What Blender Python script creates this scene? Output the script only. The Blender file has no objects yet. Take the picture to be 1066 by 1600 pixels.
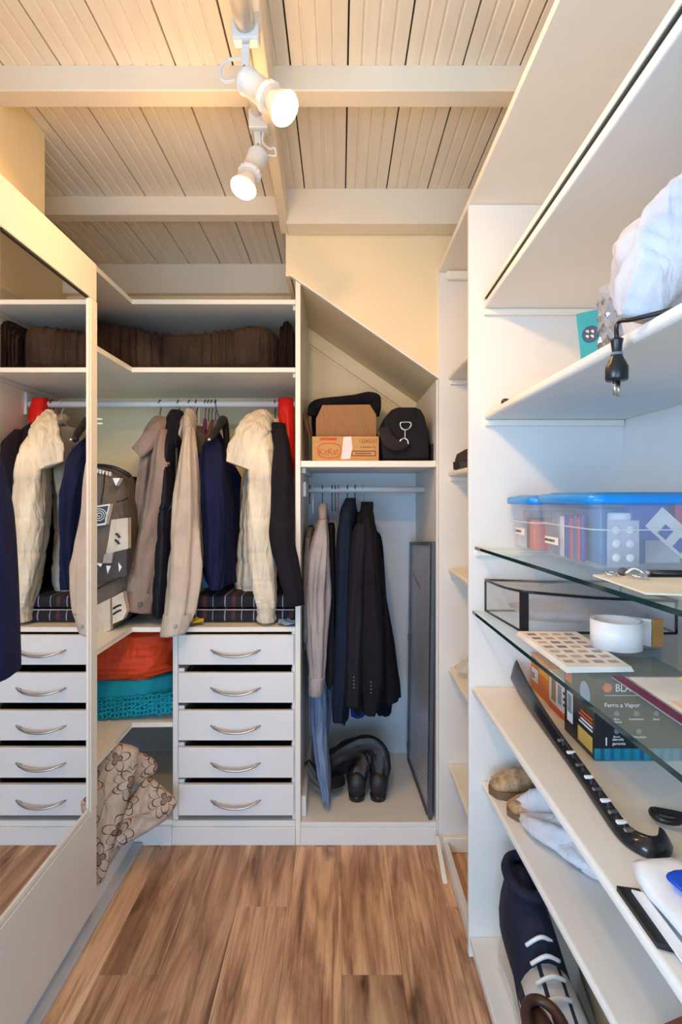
import bpy, bmesh, math, random
from mathutils import Vector, Matrix, Quaternion

# ------------------------------------------------------------------ camera, world, light
C = bpy.context.scene.collection
SC = bpy.context.scene
CAM_Z = 1.30
VPX, VPY, F = 531.0, 774.0, 870.0          # principal point and focal length in 1066x1600 pixels
cd = bpy.data.cameras.new('camera')
cam = bpy.data.objects.new('camera', cd)
C.objects.link(cam)
cam.location = (0, 0, CAM_Z)
cam.rotation_euler = (math.pi / 2, 0, 0)
cd.sensor_fit = 'AUTO'
cd.sensor_width = 36
cd.lens = F / 1600 * 36
cd.shift_x = (533 - VPX) / 1600
cd.shift_y = (VPY - 800) / 1600
cd.clip_start = 0.02
SC.camera = cam
SC.view_settings.view_transform = 'Standard'
SC.view_settings.look = 'None'
SC.view_settings.gamma = 1
SC.view_settings.exposure = 0.47
SC.view_settings.use_curve_mapping = False
SC.cycles.max_bounces = 10
SC.cycles.diffuse_bounces = 6
SC.cycles.transparent_max_bounces = 12

w = bpy.data.worlds.new('world')
SC.world = w
w.use_nodes = True
w.node_tree.nodes['Background'].inputs[0].default_value = (0.46, 0.70, 1.0, 1)
w.node_tree.nodes['Background'].inputs[1].default_value = 1.3

REAR_FILL_POWER = 44.0
SIDE_FILL_POWER = 34.0
ld = bpy.data.lights.new('added_rear_daylight', 'AREA')  # added source: cool daylight from an unseen window behind the camera
ld.shape = 'RECTANGLE'; ld.size = 1.9; ld.size_y = 1.35
ld.energy = REAR_FILL_POWER; ld.color = (0.41, 0.67, 1.0)
lo = bpy.data.objects.new('added_rear_daylight', ld)
C.objects.link(lo)
lo.location = (-0.25, -1.75, 0.95)
lo.rotation_euler = (math.pi / 2, 0, 0)     # shines towards +Y, into the closet
ld = bpy.data.lights.new('added_side_daylight', 'AREA')  # added source: cool side light onto the right shelves, out of view
ld.shape = 'RECTANGLE'; ld.size = 0.62; ld.size_y = 1.25
ld.energy = SIDE_FILL_POWER; ld.color = (0.41, 0.67, 1.0)
lo = bpy.data.objects.new('added_side_daylight', ld)
C.objects.link(lo)
lo.location = (-1.55, -0.50, 1.50)
lo.rotation_euler = (0, -math.pi / 2, 0)    # shines towards +X, onto the shelves
LAMP_POWER = 5.9
LAMP_SPILL = 2.8
LAMP_COLOR = (1.0, 0.56, 0.20)

# ------------------------------------------------------------------ helpers
R = random.Random(7)
YF, YB = 2.08, 2.64                          # front plane and rear wall of the far wardrobe


def P(px, py, Y):
    return Vector(((px - VPX) * Y / F, Y, CAM_Z - (py - VPY) * Y / F))


def srgb(r, g, b):
    def f(c):
        c /= 255.0
        return c / 12.92 if c <= 0.04045 else ((c + 0.055) / 1.055) ** 2.4
    return (f(r), f(g), f(b), 1)


def origin(o):
    v = Vector((0, 0, 0))
    while o:
        v += o.location
        o = o.parent
    return v


def obj(name, bm, mat, parent=None, smooth=False, label=None, kind=None):
    me = bpy.data.meshes.new(name)
    if isinstance(bm, bpy.types.Mesh):
        me = bm
    else:
        bmesh.ops.recalc_face_normals(bm, faces=bm.faces)
        bm.to_mesh(me)
        bm.free()
    if parent:
        me.transform(Matrix.Translation(-origin(parent)))
    o = bpy.data.objects.new(name, me)
    C.objects.link(o)
    if parent:
        o.parent = parent
    if mat:
        me.materials.clear()
        me.materials.append(mat)
    if smooth:
        for p in me.polygons:
            p.use_smooth = True
    if label:
        o['label'] = label
    if kind:
        o['kind'] = kind
    return o


def thing(name, label, cat, loc=(0, 0, 0), group=None):
    o = bpy.data.objects.new(name, None)
    o.empty_display_size = 0.05
    C.objects.link(o)
    o.location = loc
    o['label'] = label
    o['category'] = cat
    if group:
        o['group'] = group
    return o


def tag(o, label, cat, group=None):
    o['label'] = label
    o['category'] = cat
    if group:
        o['group'] = group
    return o


def box(x0, x1, y0, y1, z0, z1, bev=0.0, seg=1, bm=None):
    own = bm or bmesh.new()
    vs = [own.verts.new((x, y, z)) for x in (x0, x1) for y in (y0, y1) for z in (z0, z1)]
    fs = []
    for idx in ((0, 1, 3, 2), (4, 6, 7, 5), (0, 4, 5, 1), (2, 3, 7, 6), (0, 2, 6, 4), (1, 5, 7, 3)):
        fs.append(own.faces.new([vs[i] for i in idx]))
    if bev > 0:
        es = list({e for f in fs for e in f.edges})
        bmesh.ops.bevel(own, geom=es, offset=bev, segments=seg, profile=0.5, affect='EDGES')
    return own


def prism(poly, axis, a, b, bev=0.0, seg=1, bm=None):
    """poly: 2-D points; extruded along axis ('x','y','z') from a to b"""
    own = bm or bmesh.new()
    def mk(p, t):
        if axis == 'z':
            return (p[0], p[1], t)
        if axis == 'y':
            return (p[0], t, p[1])
        return (t, p[0], p[1])
    va = [own.verts.new(mk(p, a)) for p in poly]
    vb = [own.verts.new(mk(p, b)) for p in poly]
    fs = [own.faces.new(va), own.faces.new(list(reversed(vb)))]
    n = len(poly)
    for i in range(n):
        fs.append(own.faces.new([va[i], vb[i], vb[(i + 1) % n], va[(i + 1) % n]]))
    if bev > 0:
        es = list({e for f in fs for e in f.edges})
        bmesh.ops.bevel(own, geom=es, offset=bev, segments=seg, profile=0.5, affect='EDGES')
    return own


def hexa(pts, bm=None, bev=0.0, seg=1):
    """eight points: bottom ring of four, then top ring of four"""
    own = bm or bmesh.new()
    v = [own.verts.new(p) for p in pts]
    fs = [own.faces.new([v[i] for i in q]) for q in ((3, 2, 1, 0), (4, 5, 6, 7), (0, 1, 5, 4), (1, 2, 6, 5), (2, 3, 7, 6), (3, 0, 4, 7))]
    if bev > 0:
        es = list({e for f in fs for e in f.edges})
        bmesh.ops.bevel(own, geom=es, offset=bev, segments=seg, profile=0.5, affect='EDGES')
    return own


def cr(vals, t):
    """Catmull-Rom through a list of tuples/floats; t in 0..len-1"""
    n = len(vals)
    i = min(int(t), n - 2)
    u = t - i
    p0, p1, p2, p3 = vals[max(i - 1, 0)], vals[i], vals[i + 1], vals[min(i + 2, n - 1)]
    def f(a, b, c, d):
        return 0.5 * (2 * b + (c - a) * u + (2 * a - 5 * b + 4 * c - d) * u * u + (3 * b - a - 3 * c + d) * u ** 3)
    if isinstance(p1, (int, float)):
        return f(p0, p1, p2, p3)
    return [f(a, b, c, d) for a, b, c, d in zip(p0, p1, p2, p3)]


class Fold:
    """drape folds: soft waves plus crisp ridges that drift round the form, and cross wrinkles"""
    def __init__(self, seed, amp, ks=(4, 6, 9, 13), drift=1.6, grow=0.6, hz=0.0, hn=8, base=0.3):
        r = random.Random(seed)
        self.t = [(k, r.uniform(0.4, 1.0) / (1 + 0.06 * k), r.uniform(0, 6.28), r.uniform(-drift, drift)) for k in ks]
        self.s = [(r.choice((2, 3, 4)), r.uniform(0, 6.28), r.uniform(-2.6, 2.6), r.uniform(0.1, 0.9), r.uniform(0.12, 0.3)) for _ in range(7)]
        self.h = [(r.uniform(0.6, 1.4) * hn, r.uniform(0, 6.28), r.choice((1, 2, 3)), r.uniform(0, 6.28)) for _ in range(3)]
        self.amp, self.grow, self.hz, self.base = amp, grow, hz, base

    def __call__(self, th, v):
        s = sum(a * math.cos(k * th + ph + d * v * 2) for k, a, ph, d in self.t) / 1.6
        c = 0.0
        for k, ph, d, v0, wv in self.s:
            e = math.exp(-((v - v0) / wv) ** 2)
            c += e * (1 - abs(math.sin(0.5 * (k * th + ph + d * 3 * (v - v0))))) ** 3
        q = sum(math.sin(n * v * 6.28 + ph + math.sin(k * th + p2) * 1.3) for n, ph, k, p2 in self.h) / 3
        return 1 + self.amp * (self.base + self.grow * v) * s + self.amp * 0.8 * (c - 0.5) + self.hz * q


def rings_to_bm(rings, uvs=None, cap0=True, cap1=True, bm=None):
    own = bm or bmesh.new()
    uvl = own.loops.layers.uv.verify()
    vr = [[own.verts.new(p) for p in r] for r in rings]
    n = len(rings[0])
    m = len(rings)
    for j in range(m - 1):
        for i in range(n):
            k = (i + 1) % n
            f = own.faces.new([vr[j][i], vr[j][k], vr[j + 1][k], vr[j + 1][i]])
            uu = ((i / n, j / (m - 1)), ((i + 1) / n, j / (m - 1)), ((i + 1) / n, (j + 1) / (m - 1)), (i / n, (j + 1) / (m - 1)))
            for l, u in zip(f.loops, uu):
                l[uvl].uv = u
    for flag, ring in ((cap0, vr[0]), (cap1, vr[-1])):
        if flag:
            c = own.verts.new(sum((v.co for v in ring), Vector()) / n)
            for i in range(n):
                own.faces.new([ring[i], ring[(i + 1) % n], c])
    return own


def loft_px(rows, fold=None, nseg=40, nrow=26, power=2.0, cap0=True, cap1=True, dy=0.0, bm=None, seam=None, tilt=0.0, ref=None, zmin=None):
    """rows: (py, pxL, pxR, Y, half depth). Horizontal rings."""
    world = []
    for py, l, r, Y, hy in rows:
        a, b = P(l, py, ref or Y), P(r, py, ref or Y)
        world.append(((a.x + b.x) / 2, Y + dy, a.z, abs(b.x - a.x) / 2, hy))
    rings = []
    for j in range(nrow + 1):
        v = j / nrow
        x, y, z, hx, hy = cr(world, v * (len(world) - 1))
        hx, hy = max(hx, 0.002), max(hy, 0.002)
        ring = []
        for i in range(nseg):
            th = 2 * math.pi * i / nseg
            c, s = math.cos(th), math.sin(th)
            e = 2.0 / power
            cx = math.copysign(abs(c) ** e, c)
            sy = math.copysign(abs(s) ** e, s)
            k = fold(th, v) if fold else 1
            if seam:
                k *= seam(v)
            zq = z + tilt * cx * v * v
            ring.append((x + hx * k * cx, y + hy * k * sy, max(zq, zmin) if zmin else zq))
        rings.append(ring)
    return rings_to_bm(rings, cap0=cap0, cap1=cap1, bm=bm)


def limb(pts, rad, fold=None, nseg=24, per=6, cap0=True, cap1=True, flat=1.0, up=Vector((0, 1, 0)), bm=None, power=2.0):
    """tube along a polyline; rad per point; flat squeezes along the 'up'-side axis"""
    n = len(pts)
    tot = (n - 1) * per
    cs, rs = [], []
    for j in range(tot + 1):
        t = j / per
        cs.append(Vector(cr([tuple(p) for p in pts], t)))
        rs.append(cr(rad, t) if isinstance(rad, (list, tuple)) else rad)
    rings = []
    for j in range(tot + 1):
        d = (cs[min(j + 1, tot)] - cs[max(j - 1, 0)])
        if d.length < 1e-9:
            d = Vector((0, 0, 1))
        d.normalize()
        u = up - d * up.dot(d)
        if u.length < 1e-3:
            u = Vector((1, 0, 0)) - d * d.x
        u.normalize()
        s = d.cross(u)
        ring = []
        for i in range(nseg):
            th = 2 * math.pi * i / nseg
            k = (fold(th, j / tot) if fold else 1) * max(rs[j], 0.0006)
            c, sn = math.cos(th), math.sin(th)
            e = 2.0 / power
            c = math.copysign(abs(c) ** e, c); sn = math.copysign(abs(sn) ** e, sn)
            ring.append(cs[j] + s * (c * k) + u * (sn * k * flat))
        rings.append(ring)
    return rings_to_bm(rings, cap0=cap0, cap1=cap1, bm=bm)


def tube(pts, r, nseg=8, per=4, bm=None, cap=True):
    return limb([Vector(p) for p in pts], r, nseg=nseg, per=per, bm=bm, cap0=cap, cap1=cap, up=Vector((0.13, 0.31, 0.94)).normalized())


def straight(a, b, r, nseg=16, bm=None, r2=None):
    return limb([Vector(a), Vector(b)], [r, r2 or r], nseg=nseg, per=1, bm=bm, up=Vector((0.31, 0.2, 0.9)).normalized())


def lathe(profile, base, axis, nseg=28, bm=None, cap0=True, cap1=True, mod=None):
    """profile: (distance along axis, radius)"""
    axis = Vector(axis).normalized()
    q = Vector((0, 0, 1)).rotation_difference(axis)
    rings = []
    for t, r in profile:
        ring = []
        for i in range(nseg):
            th = 2 * math.pi * i / nseg
            k = mod(th, t) if mod else 1
            ring.append(Vector(base) + q @ Vector((max(r, 0.0004) * k * math.cos(th), max(r, 0.0004) * k * math.sin(th), t)))
        rings.append(ring)
    return rings_to_bm(rings, cap0=cap0, cap1=cap1, bm=bm)


def pillow(poly, thick, seed=0, rings=7, wav=0.004, uvs=6.0, sub=5, back=True, puff=0.5):
    """poly: list of 3-D points, roughly planar, star-shaped about its centroid. A puffed slab."""
    r = random.Random(seed)
    pts = []
    n0 = len(poly)
    for i in range(n0):
        for k in range(sub):
            pts.append(Vector(cr([tuple(poly[(i + q - 1) % n0]) for q in range(4)], 1 + k / sub)) * 0.6 +
                       (Vector(poly[i]).lerp(Vector(poly[(i + 1) % n0]), k / sub)) * 0.4)
    c = sum(pts, Vector()) / len(pts)
    nrm = Vector()
    for i in range(len(pts)):
        nrm += (pts[i] - c).cross(pts[(i + 1) % len(pts)] - c)
    nrm.normalize()
    if nrm.y > 0:
        nrm = -nrm
    ax = (Vector((1, 0, 0)) - nrm * nrm.x)
    if ax.length < 0.1:
        ax = Vector((0, 1, 0)) - nrm * nrm.y
    ax.normalize()
    ay = nrm.cross(ax)
    ph = [r.uniform(0, 6.28) for _ in range(4)]
    bm = bmesh.new()
    uvl = bm.loops.layers.uv.verify()
    def ring(sc, off):
        out = []
        for i, p in enumerate(pts):
            th = 6.28 * i / len(pts)
            d = off + wav * math.sin(5 * th + ph[0] + sc * 5) + wav * 0.7 * math.sin(9 * th + ph[1] - sc * 7)
            out.append(bm.verts.new(c + (p - c) * sc + nrm * d))
        return out
    front = [ring(1 - (k / rings) ** 1.15 * 0.96, thick * 0.5 * math.pow(k / rings, puff) if k else 0) for k in range(rings + 1)]
    rear = [ring(1 - (k / rings) ** 1.15 * 0.96, -thick * 0.5 * math.pow(k / rings, puff)) for k in range(1, rings + 1)]
    seq = [front[0]] + rear
    def skin(a, b):
        n = len(a)
        for i in range(n):
            k = (i + 1) % n
            f = bm.faces.new([a[i], a[k], b[k], b[i]])
            for l in f.loops:
                q = l.vert.co - c
                l[uvl].uv = (q.dot(ax) * uvs, q.dot(ay) * uvs)
    for k in range(rings):
        skin(front[k], front[k + 1])
        skin(seq[k], seq[k + 1])
    bm.faces.new(front[-1])
    bm.faces.new(seq[-1])
    return bm


def text(name, body, size, loc, rot, mat, parent, align='LEFT', extrude=0.0004, sx=1.0, label=None):
    cu = bpy.data.curves.new(name, 'FONT')
    cu.body = body
    cu.size = size
    cu.align_x = align
    cu.extrude = extrude
    cu.resolution_u = 2
    t = bpy.data.objects.new(name, cu)
    C.objects.link(t)
    bpy.context.view_layer.update()
    me = bpy.data.meshes.new_from_object(t.evaluated_get(bpy.context.evaluated_depsgraph_get()))
    bpy.data.objects.remove(t)
    from mathutils import Euler
    M = Matrix.Translation(Vector(loc)) @ Euler(rot).to_matrix().to_4x4() @ Matrix.Diagonal((sx, 1, 1, 1))
    me.transform(M)
    return obj(name, me, mat, parent, label=label)


FACE_Y = (math.pi / 2, 0, 0)                 # lettering facing the camera (-Y)
FACE_X = (math.pi / 2, 0, -math.pi / 2)      # lettering facing -X

# ------------------------------------------------------------------ materials
def nt(name):
    m = bpy.data.materials.new(name)
    m.use_nodes = True
    t = m.node_tree
    return m, t, t.nodes['Principled BSDF']


def node(t, typ, **kw):
    n = t.nodes.new(typ)
    for k, v in kw.items():
        if k in n.inputs:
            n.inputs[k].default_value = v
        else:
            setattr(n, k, v)
    return n


def ramp(t, stops):
    n = t.nodes.new('ShaderNodeValToRGB')
    e = n.color_ramp.elements
    while len(e) < len(stops):
        e.new(0.5)
    for s, (p, c) in zip(e, stops):
        s.position = p
        s.color = c
    return n


def plain(name, col, rough=0.5, metal=0.0, var=0.05, scale=14.0, bump=0.0, bscale=300.0, spec=0.5, coat=0.0, sheen=0.0, stretch=(1, 1, 1)):
    m, t, b = nt(name)
    tc = node(t, 'ShaderNodeTexCoord')
    mp = node(t, 'ShaderNodeMapping')
    mp.inputs['Scale'].default_value = stretch
    t.links.new(tc.outputs['Object'], mp.inputs[0])
    nz = node(t, 'ShaderNodeTexNoise', Scale=scale, Detail=4.0)
    t.links.new(mp.outputs[0], nz.inputs['Vector'])
    lo_ = tuple(max(0, c * (1 - var * 2)) for c in col[:3]) + (1,)
    hi_ = tuple(min(1, c * (1 + var)) for c in col[:3]) + (1,)
    r = ramp(t, [(0.3, lo_), (0.7, hi_)])
    t.links.new(nz.outputs[0], r.inputs[0])
    t.links.new(r.outputs[0], b.inputs['Base Color'])
    b.inputs['Roughness'].default_value = rough
    b.inputs['Metallic'].default_value = metal
    b.inputs['Specular IOR Level'].default_value = spec
    b.inputs['Coat Weight'].default_value = coat
    if sheen:
        b.inputs['Sheen Weight'].default_value = sheen
        b.inputs['Sheen Roughness'].default_value = 0.5
    if bump:
        n2 = node(t, 'ShaderNodeTexNoise', Scale=bscale, Detail=3.0)
        t.links.new(mp.outputs[0], n2.inputs['Vector'])
        bp = node(t, 'ShaderNodeBump', Strength=bump, Distance=0.002)
        t.links.new(n2.outputs[0], bp.inputs['Height'])
        t.links.new(bp.outputs[0], b.inputs['Normal'])
    return m


def cloth(name, col, var=0.1, bump=0.35, bscale=420.0, rough=0.9, sheen=0.0, wrinkle=0.8, wscale=16.0):
    m = plain(name, col, rough=rough, var=var, scale=9, sheen=sheen, spec=0.2)
    t = m.node_tree
    b = t.nodes['Principled BSDF']
    tc = [n for n in t.nodes if n.type == 'TEX_COORD'][0]
    n1 = node(t, 'ShaderNodeTexNoise', Scale=bscale, Detail=2.0)
    n2 = node(t, 'ShaderNodeTexNoise', Scale=wscale, Detail=3.0, Distortion=0.8)
    mp = node(t, 'ShaderNodeMapping')
    mp.inputs['Scale'].default_value = (1.6, 1.6, 0.5)
    t.links.new(tc.outputs['Object'], n1.inputs['Vector'])
    t.links.new(tc.outputs['Object'], mp.inputs[0])
    t.links.new(mp.outputs[0], n2.inputs['Vector'])
    b1 = node(t, 'ShaderNodeBump', Strength=bump, Distance=0.001)
    b2 = node(t, 'ShaderNodeBump', Strength=wrinkle, Distance=0.012)
    t.links.new(n1.outputs[0], b1.inputs['Height'])
    t.links.new(n2.outputs[0], b2.inputs['Height'])
    t.links.new(b2.outputs[0], b1.inputs['Normal'])
    t.links.new(b1.outputs[0], b.inputs['Normal'])
    return m


def clear(name, col, rough=0.05, alpha=0.35, thin=True, ior=1.3):
    """thin clear plastic: a mix of see-through and glossy skin"""
    m, t, b = nt(name)
    b.inputs['Base Color'].default_value = col
    b.inputs['Roughness'].default_value = rough
    b.inputs['Alpha'].default_value = alpha
    nz = node(t, 'ShaderNodeTexNoise', Scale=30.0, Detail=2.0)
    bp = node(t, 'ShaderNodeBump', Strength=0.25, Distance=0.004)
    t.links.new(nz.outputs[0], bp.inputs['Height'])
    t.links.new(bp.outputs[0], b.inputs['Normal'])
    return m


def glassy(name, col, rough=0.0, ior=1.45):
    m, t, b = nt(name)
    b.inputs['Base Color'].default_value = col
    b.inputs['Roughness'].default_value = rough
    b.inputs['Transmission Weight'].default_value = 1.0
    b.inputs['IOR'].default_value = ior
    return m


def emit(name, col, strength):
    m, t, b = nt(name)
    b.inputs['Base Color'].default_value = (1, 1, 1, 1)
    b.inputs['Emission Color'].default_value = col
    b.inputs['Emission Strength'].default_value = strength
    return m


M = {}
M['white'] = plain('white_lacquer', srgb(232, 230, 226), rough=0.42, var=0.012, scale=5, bump=0.05, bscale=120)
M['drawer'] = plain('drawer_white', srgb(232, 230, 229), rough=0.35, var=0.012, scale=5)
M['cream'] = plain('cream_paint', srgb(242, 222, 180), rough=0.6, var=0.02, scale=4, bump=0.05, bscale=90)
M['ceil'] = plain('ceiling_paint', srgb(236, 226, 208), rough=0.5, var=0.03, scale=6, stretch=(4, 0.5, 1))
M['beam'] = plain('beam_paint', srgb(236, 224, 202), rough=0.5, var=0.02, scale=5)
M['dark_gap'] = plain('dark_gap', srgb(52, 46, 40), rough=0.9)
M['door'] = plain('door_paint', srgb(232, 226, 216), rough=0.4, var=0.015, scale=5)
M['edge'] = plain('edge_strip', srgb(240, 234, 222), rough=0.4, var=0.01)
M['mirror'] = plain('mirror_silver', (0.9, 0.9, 0.9, 1), rough=0.01, metal=1.0, var=0.0)
M['steel'] = plain('brushed_steel', srgb(190, 188, 184), rough=0.28, metal=1.0, var=0.06, scale=60)
M['chrome'] = plain('chrome', srgb(220, 220, 222), rough=0.12, metal=1.0, var=0.02)
M['rail'] = plain('slide_white', srgb(225, 225, 225), rough=0.4)
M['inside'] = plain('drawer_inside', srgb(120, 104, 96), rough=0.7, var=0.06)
M['rod'] = plain('rod_white', srgb(222, 222, 224), rough=0.35, var=0.02)
M['lamp_white'] = plain('lamp_white', srgb(226, 224, 220), rough=0.35, var=0.01)
M['bulb'] = emit('bulb_glow', (1.0, 0.80, 0.48, 1), 14.0)
M['bulb_side'] = plain('bulb_reflector', srgb(226, 214, 196), rough=0.25, var=0.02)
M['black_plastic'] = plain('black_plastic', srgb(26, 26, 30), rough=0.3, var=0.1)
M['white_plastic'] = plain('white_plastic', srgb(240, 240, 242), rough=0.35, var=0.01)


def floor_mat():
    m, t, b = nt('laminate_oak')
    tc = node(t, 'ShaderNodeTexCoord')
    oi = node(t, 'ShaderNodeObjectInfo')
    mul = node(t, 'ShaderNodeMath', operation='MULTIPLY')
    mul.inputs[1].default_value = 57.0
    t.links.new(oi.outputs['Random'], mul.inputs[0])
    comb = node(t, 'ShaderNodeCombineXYZ')
    for i in range(3):
        t.links.new(mul.outputs[0], comb.inputs[i])
    add = node(t, 'ShaderNodeVectorMath', operation='ADD')
    t.links.new(tc.outputs['Object'], add.inputs[0])
    t.links.new(comb.outputs[0], add.inputs[1])
    mp = node(t, 'ShaderNodeMapping')
    mp.inputs['Scale'].default_value = (1, 0.035, 1)
    t.links.new(add.outputs[0], mp.inputs[0])
    fine = node(t, 'ShaderNodeTexNoise', Scale=85.0, Detail=6.0, Roughness=0.65, Distortion=0.25)
    t.links.new(mp.outputs[0], fine.inputs['Vector'])
    mp2 = node(t, 'ShaderNodeMapping')
    mp2.inputs['Scale'].default_value = (1, 0.10, 1)
    t.links.new(add.outputs[0], mp2.inputs[0])
    broad = node(t, 'ShaderNodeTexNoise', Scale=15.0, Detail=5.0, Roughness=0.6, Distortion=0.8)
    t.links.new(mp2.outputs[0], broad.inputs['Vector'])
    # knots: voronoi spots stretched along the board
    mp3 = node(t, 'ShaderNodeMapping')
    mp3.inputs['Scale'].default_value = (1, 0.38, 1)
    t.links.new(add.outputs[0], mp3.inputs[0])
    wob = node(t, 'ShaderNodeTexNoise', Scale=14.0, Detail=3.0)
    t.links.new(mp3.outputs[0], wob.inputs['Vector'])
    mixv = node(t, 'ShaderNodeMix', data_type='VECTOR')
    mixv.inputs['Factor'].default_value = 0.12
    t.links.new(mp3.outputs[0], mixv.inputs[4])
    t.links.new(wob.outputs['Color'], mixv.inputs[5])
    vor = node(t, 'ShaderNodeTexVoronoi', Scale=7.5)
    t.links.new(mixv.outputs[1], vor.inputs['Vector'])
    knot = ramp(t, [(0.05, (1, 1, 1, 1)), (0.27, (0, 0, 0, 1))])
    t.links.new(vor.outputs['Distance'], knot.inputs[0])
    r1 = ramp(t, [(0.28, srgb(100, 64, 45)), (0.42, srgb(172, 126, 94)), (0.56, srgb(216, 170, 130)), (0.76, srgb(240, 202, 162))])
    t.links.new(broad.outputs[0], r1.inputs[0])
    r2 = ramp(t, [(0.33, (0.42, 0.36, 0.32, 1)), (0.5, (1, 1, 1, 1))])
    t.links.new(fine.outputs[0], r2.inputs[0])
    mx = node(t, 'ShaderNodeMix', data_type='RGBA', blend_type='MULTIPLY')
    mx.inputs['Factor'].default_value = 0.72
    t.links.new(r1.outputs[0], mx.inputs[6])
    t.links.new(r2.outputs[0], mx.inputs[7])
    mk = node(t, 'ShaderNodeMix', data_type='RGBA')
    km = node(t, 'ShaderNodeMath', operation='MULTIPLY')
    km.inputs[1].default_value = 0.85
    t.links.new(knot.outputs[0], km.inputs[0])
    t.links.new(km.outputs[0], mk.inputs['Factor'])
    t.links.new(mx.outputs[2], mk.inputs[6])
    mk.inputs[7].default_value = srgb(72, 44, 30)
    hs = node(t, 'ShaderNodeHueSaturation')
    vv = node(t, 'ShaderNodeMapRange')
    vv.inputs['To Min'].default_value = 0.86
    vv.inputs['To Max'].default_value = 1.12
    t.links.new(oi.outputs['Random'], vv.inputs[0])
    t.links.new(vv.outputs[0], hs.inputs['Value'])
    t.links.new(mk.outputs[2], hs.inputs['Color'])
    t.links.new(hs.outputs[0], b.inputs['Base Color'])
    b.inputs['Roughness'].default_value = 0.42
    bp = node(t, 'ShaderNodeBump', Strength=0.12, Distance=0.001)
    t.links.new(fine.outputs[0], bp.inputs['Height'])
    t.links.new(bp.outputs[0], b.inputs['Normal'])
    return m


M['floor'] = floor_mat()


def floral_mat(name, base, line, fill, scale=1.0):
    """flat print: outlined flowers (UV space), brown lines on beige"""
    m, t, b = nt(name)
    uv = node(t, 'ShaderNodeUVMap')
    vor = node(t, 'ShaderNodeTexVoronoi', Scale=scale, Randomness=0.75)
    vor.voronoi_dimensions = '2D'
    t.links.new(uv.outputs[0], vor.inputs['Vector'])
    sc_ = node(t, 'ShaderNodeVectorMath', operation='SCALE')
    sc_.inputs['Scale'].default_value = scale
    t.links.new(uv.outputs[0], sc_.inputs[0])
    ps = node(t, 'ShaderNodeVectorMath', operation='SCALE')
    ps.inputs['Scale'].default_value = scale
    t.links.new(vor.outputs['Position'], ps.inputs[0])
    sub = node(t, 'ShaderNodeVectorMath', operation='SUBTRACT')
    t.links.new(sc_.outputs[0], sub.inputs[0])
    t.links.new(ps.outputs[0], sub.inputs[1])
    sp = node(t, 'ShaderNodeSeparateXYZ')
    t.links.new(sub.outputs[0], sp.inputs[0])
    at = node(t, 'ShaderNodeMath', operation='ARCTAN2')
    t.links.new(sp.outputs[1], at.inputs[0])
    t.links.new(sp.outputs[0], at.inputs[1])
    ln = node(t, 'ShaderNodeVectorMath', operation='LENGTH')
    t.links.new(sub.outputs[0], ln.inputs[0])
    sepc = node(t, 'ShaderNodeSeparateColor')
    t.links.new(vor.outputs['Color'], sepc.inputs[0])

    def mth(op, a, b_=None, c_=None):
        n = node(t, 'ShaderNodeMath', operation=op)
        for i, q in enumerate((a, b_, c_)):
            if q is None:
                continue
            if isinstance(q, (int, float)):
                n.inputs[i].default_value = q
            else:
                t.links.new(q, n.inputs[i])
        return n.outputs[0]
    def petal(n, r0, amp, wdt, ph):
        a = mth('ADD', mth('MULTIPLY', at.outputs[0], n), mth('MULTIPLY', sepc.outputs[0], ph))
        rr = mth('ADD', mth('MULTIPLY', mth('ABSOLUTE', mth('SINE', a)), amp), r0)
        d = mth('ABSOLUTE', mth('SUBTRACT', ln.outputs['Value'], rr))
        return mth('LESS_THAN', d, wdt), mth('LESS_THAN', ln.outputs['Value'], rr)
    l1, f1 = petal(2.5, 0.16, 0.24, 0.018, 6.0)
    l2, f2 = petal(1.5, 0.06, 0.12, 0.016, 9.0)
    l3, _ = petal(4.0, 0.33, 0.2, 0.016, 3.0)
    lines = mth('MAXIMUM', mth('MAXIMUM', l1, l2), mth('MULTIPLY', l3, mth('GREATER_THAN', sepc.outputs[1], 0.45)))
    m1 = node(t, 'ShaderNodeMix', data_type='RGBA')
    m1.inputs[6].default_value = base
    m1.inputs[7].default_value = fill
    t.links.new(mth('MULTIPLY', f2, 0.9), m1.inputs['Factor'])
    m2 = node(t, 'ShaderNodeMix', data_type='RGBA')
    t.links.new(lines, m2.inputs['Factor'])
    t.links.new(m1.outputs[2], m2.inputs[6])
    m2.inputs[7].default_value = line
    t.links.new(m2.outputs[2], b.inputs['Base Color'])
    b.inputs['Roughness'].default_value = 0.9
    b.inputs['Specular IOR Level'].default_value = 0.2
    nz = node(t, 'ShaderNodeTexNoise', Scale=22.0, Detail=3.0)
    bp = node(t, 'ShaderNodeBump', Strength=0.6, Distance=0.008)
    t.links.new(nz.outputs[0], bp.inputs['Height'])
    t.links.new(bp.outputs[0], b.inputs['Normal'])
    return m


M['floral'] = floral_mat('floral_quilt', srgb(196, 176, 160), srgb(92, 64, 54), srgb(140, 118, 106), 1.0)


def stripe_mat(name, stops, scale, axis=2, rough=0.9):
    m, t, b = nt(name)
    tc = node(t, 'ShaderNodeTexCoord')
    sp = node(t, 'ShaderNodeSeparateXYZ')
    t.links.new(tc.outputs['Object'], sp.inputs[0])
    mm = node(t, 'ShaderNodeMath', operation='MULTIPLY')
    mm.inputs[1].default_value = scale
    t.links.new(sp.outputs[axis], mm.inputs[0])
    fr = node(t, 'ShaderNodeMath', operation='FRACT')
    t.links.new(mm.outputs[0], fr.inputs[0])
    r = ramp(t, stops)
    r.color_ramp.interpolation = 'CONSTANT'
    t.links.new(fr.outputs[0], r.inputs[0])
    t.links.new(r.outputs[0], b.inputs['Base Color'])
    b.inputs['Roughness'].default_value = rough
    return m


def stained(name, base, rough=0.4):
    return plain(name, base, rough=rough, var=0.08, scale=20)


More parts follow.
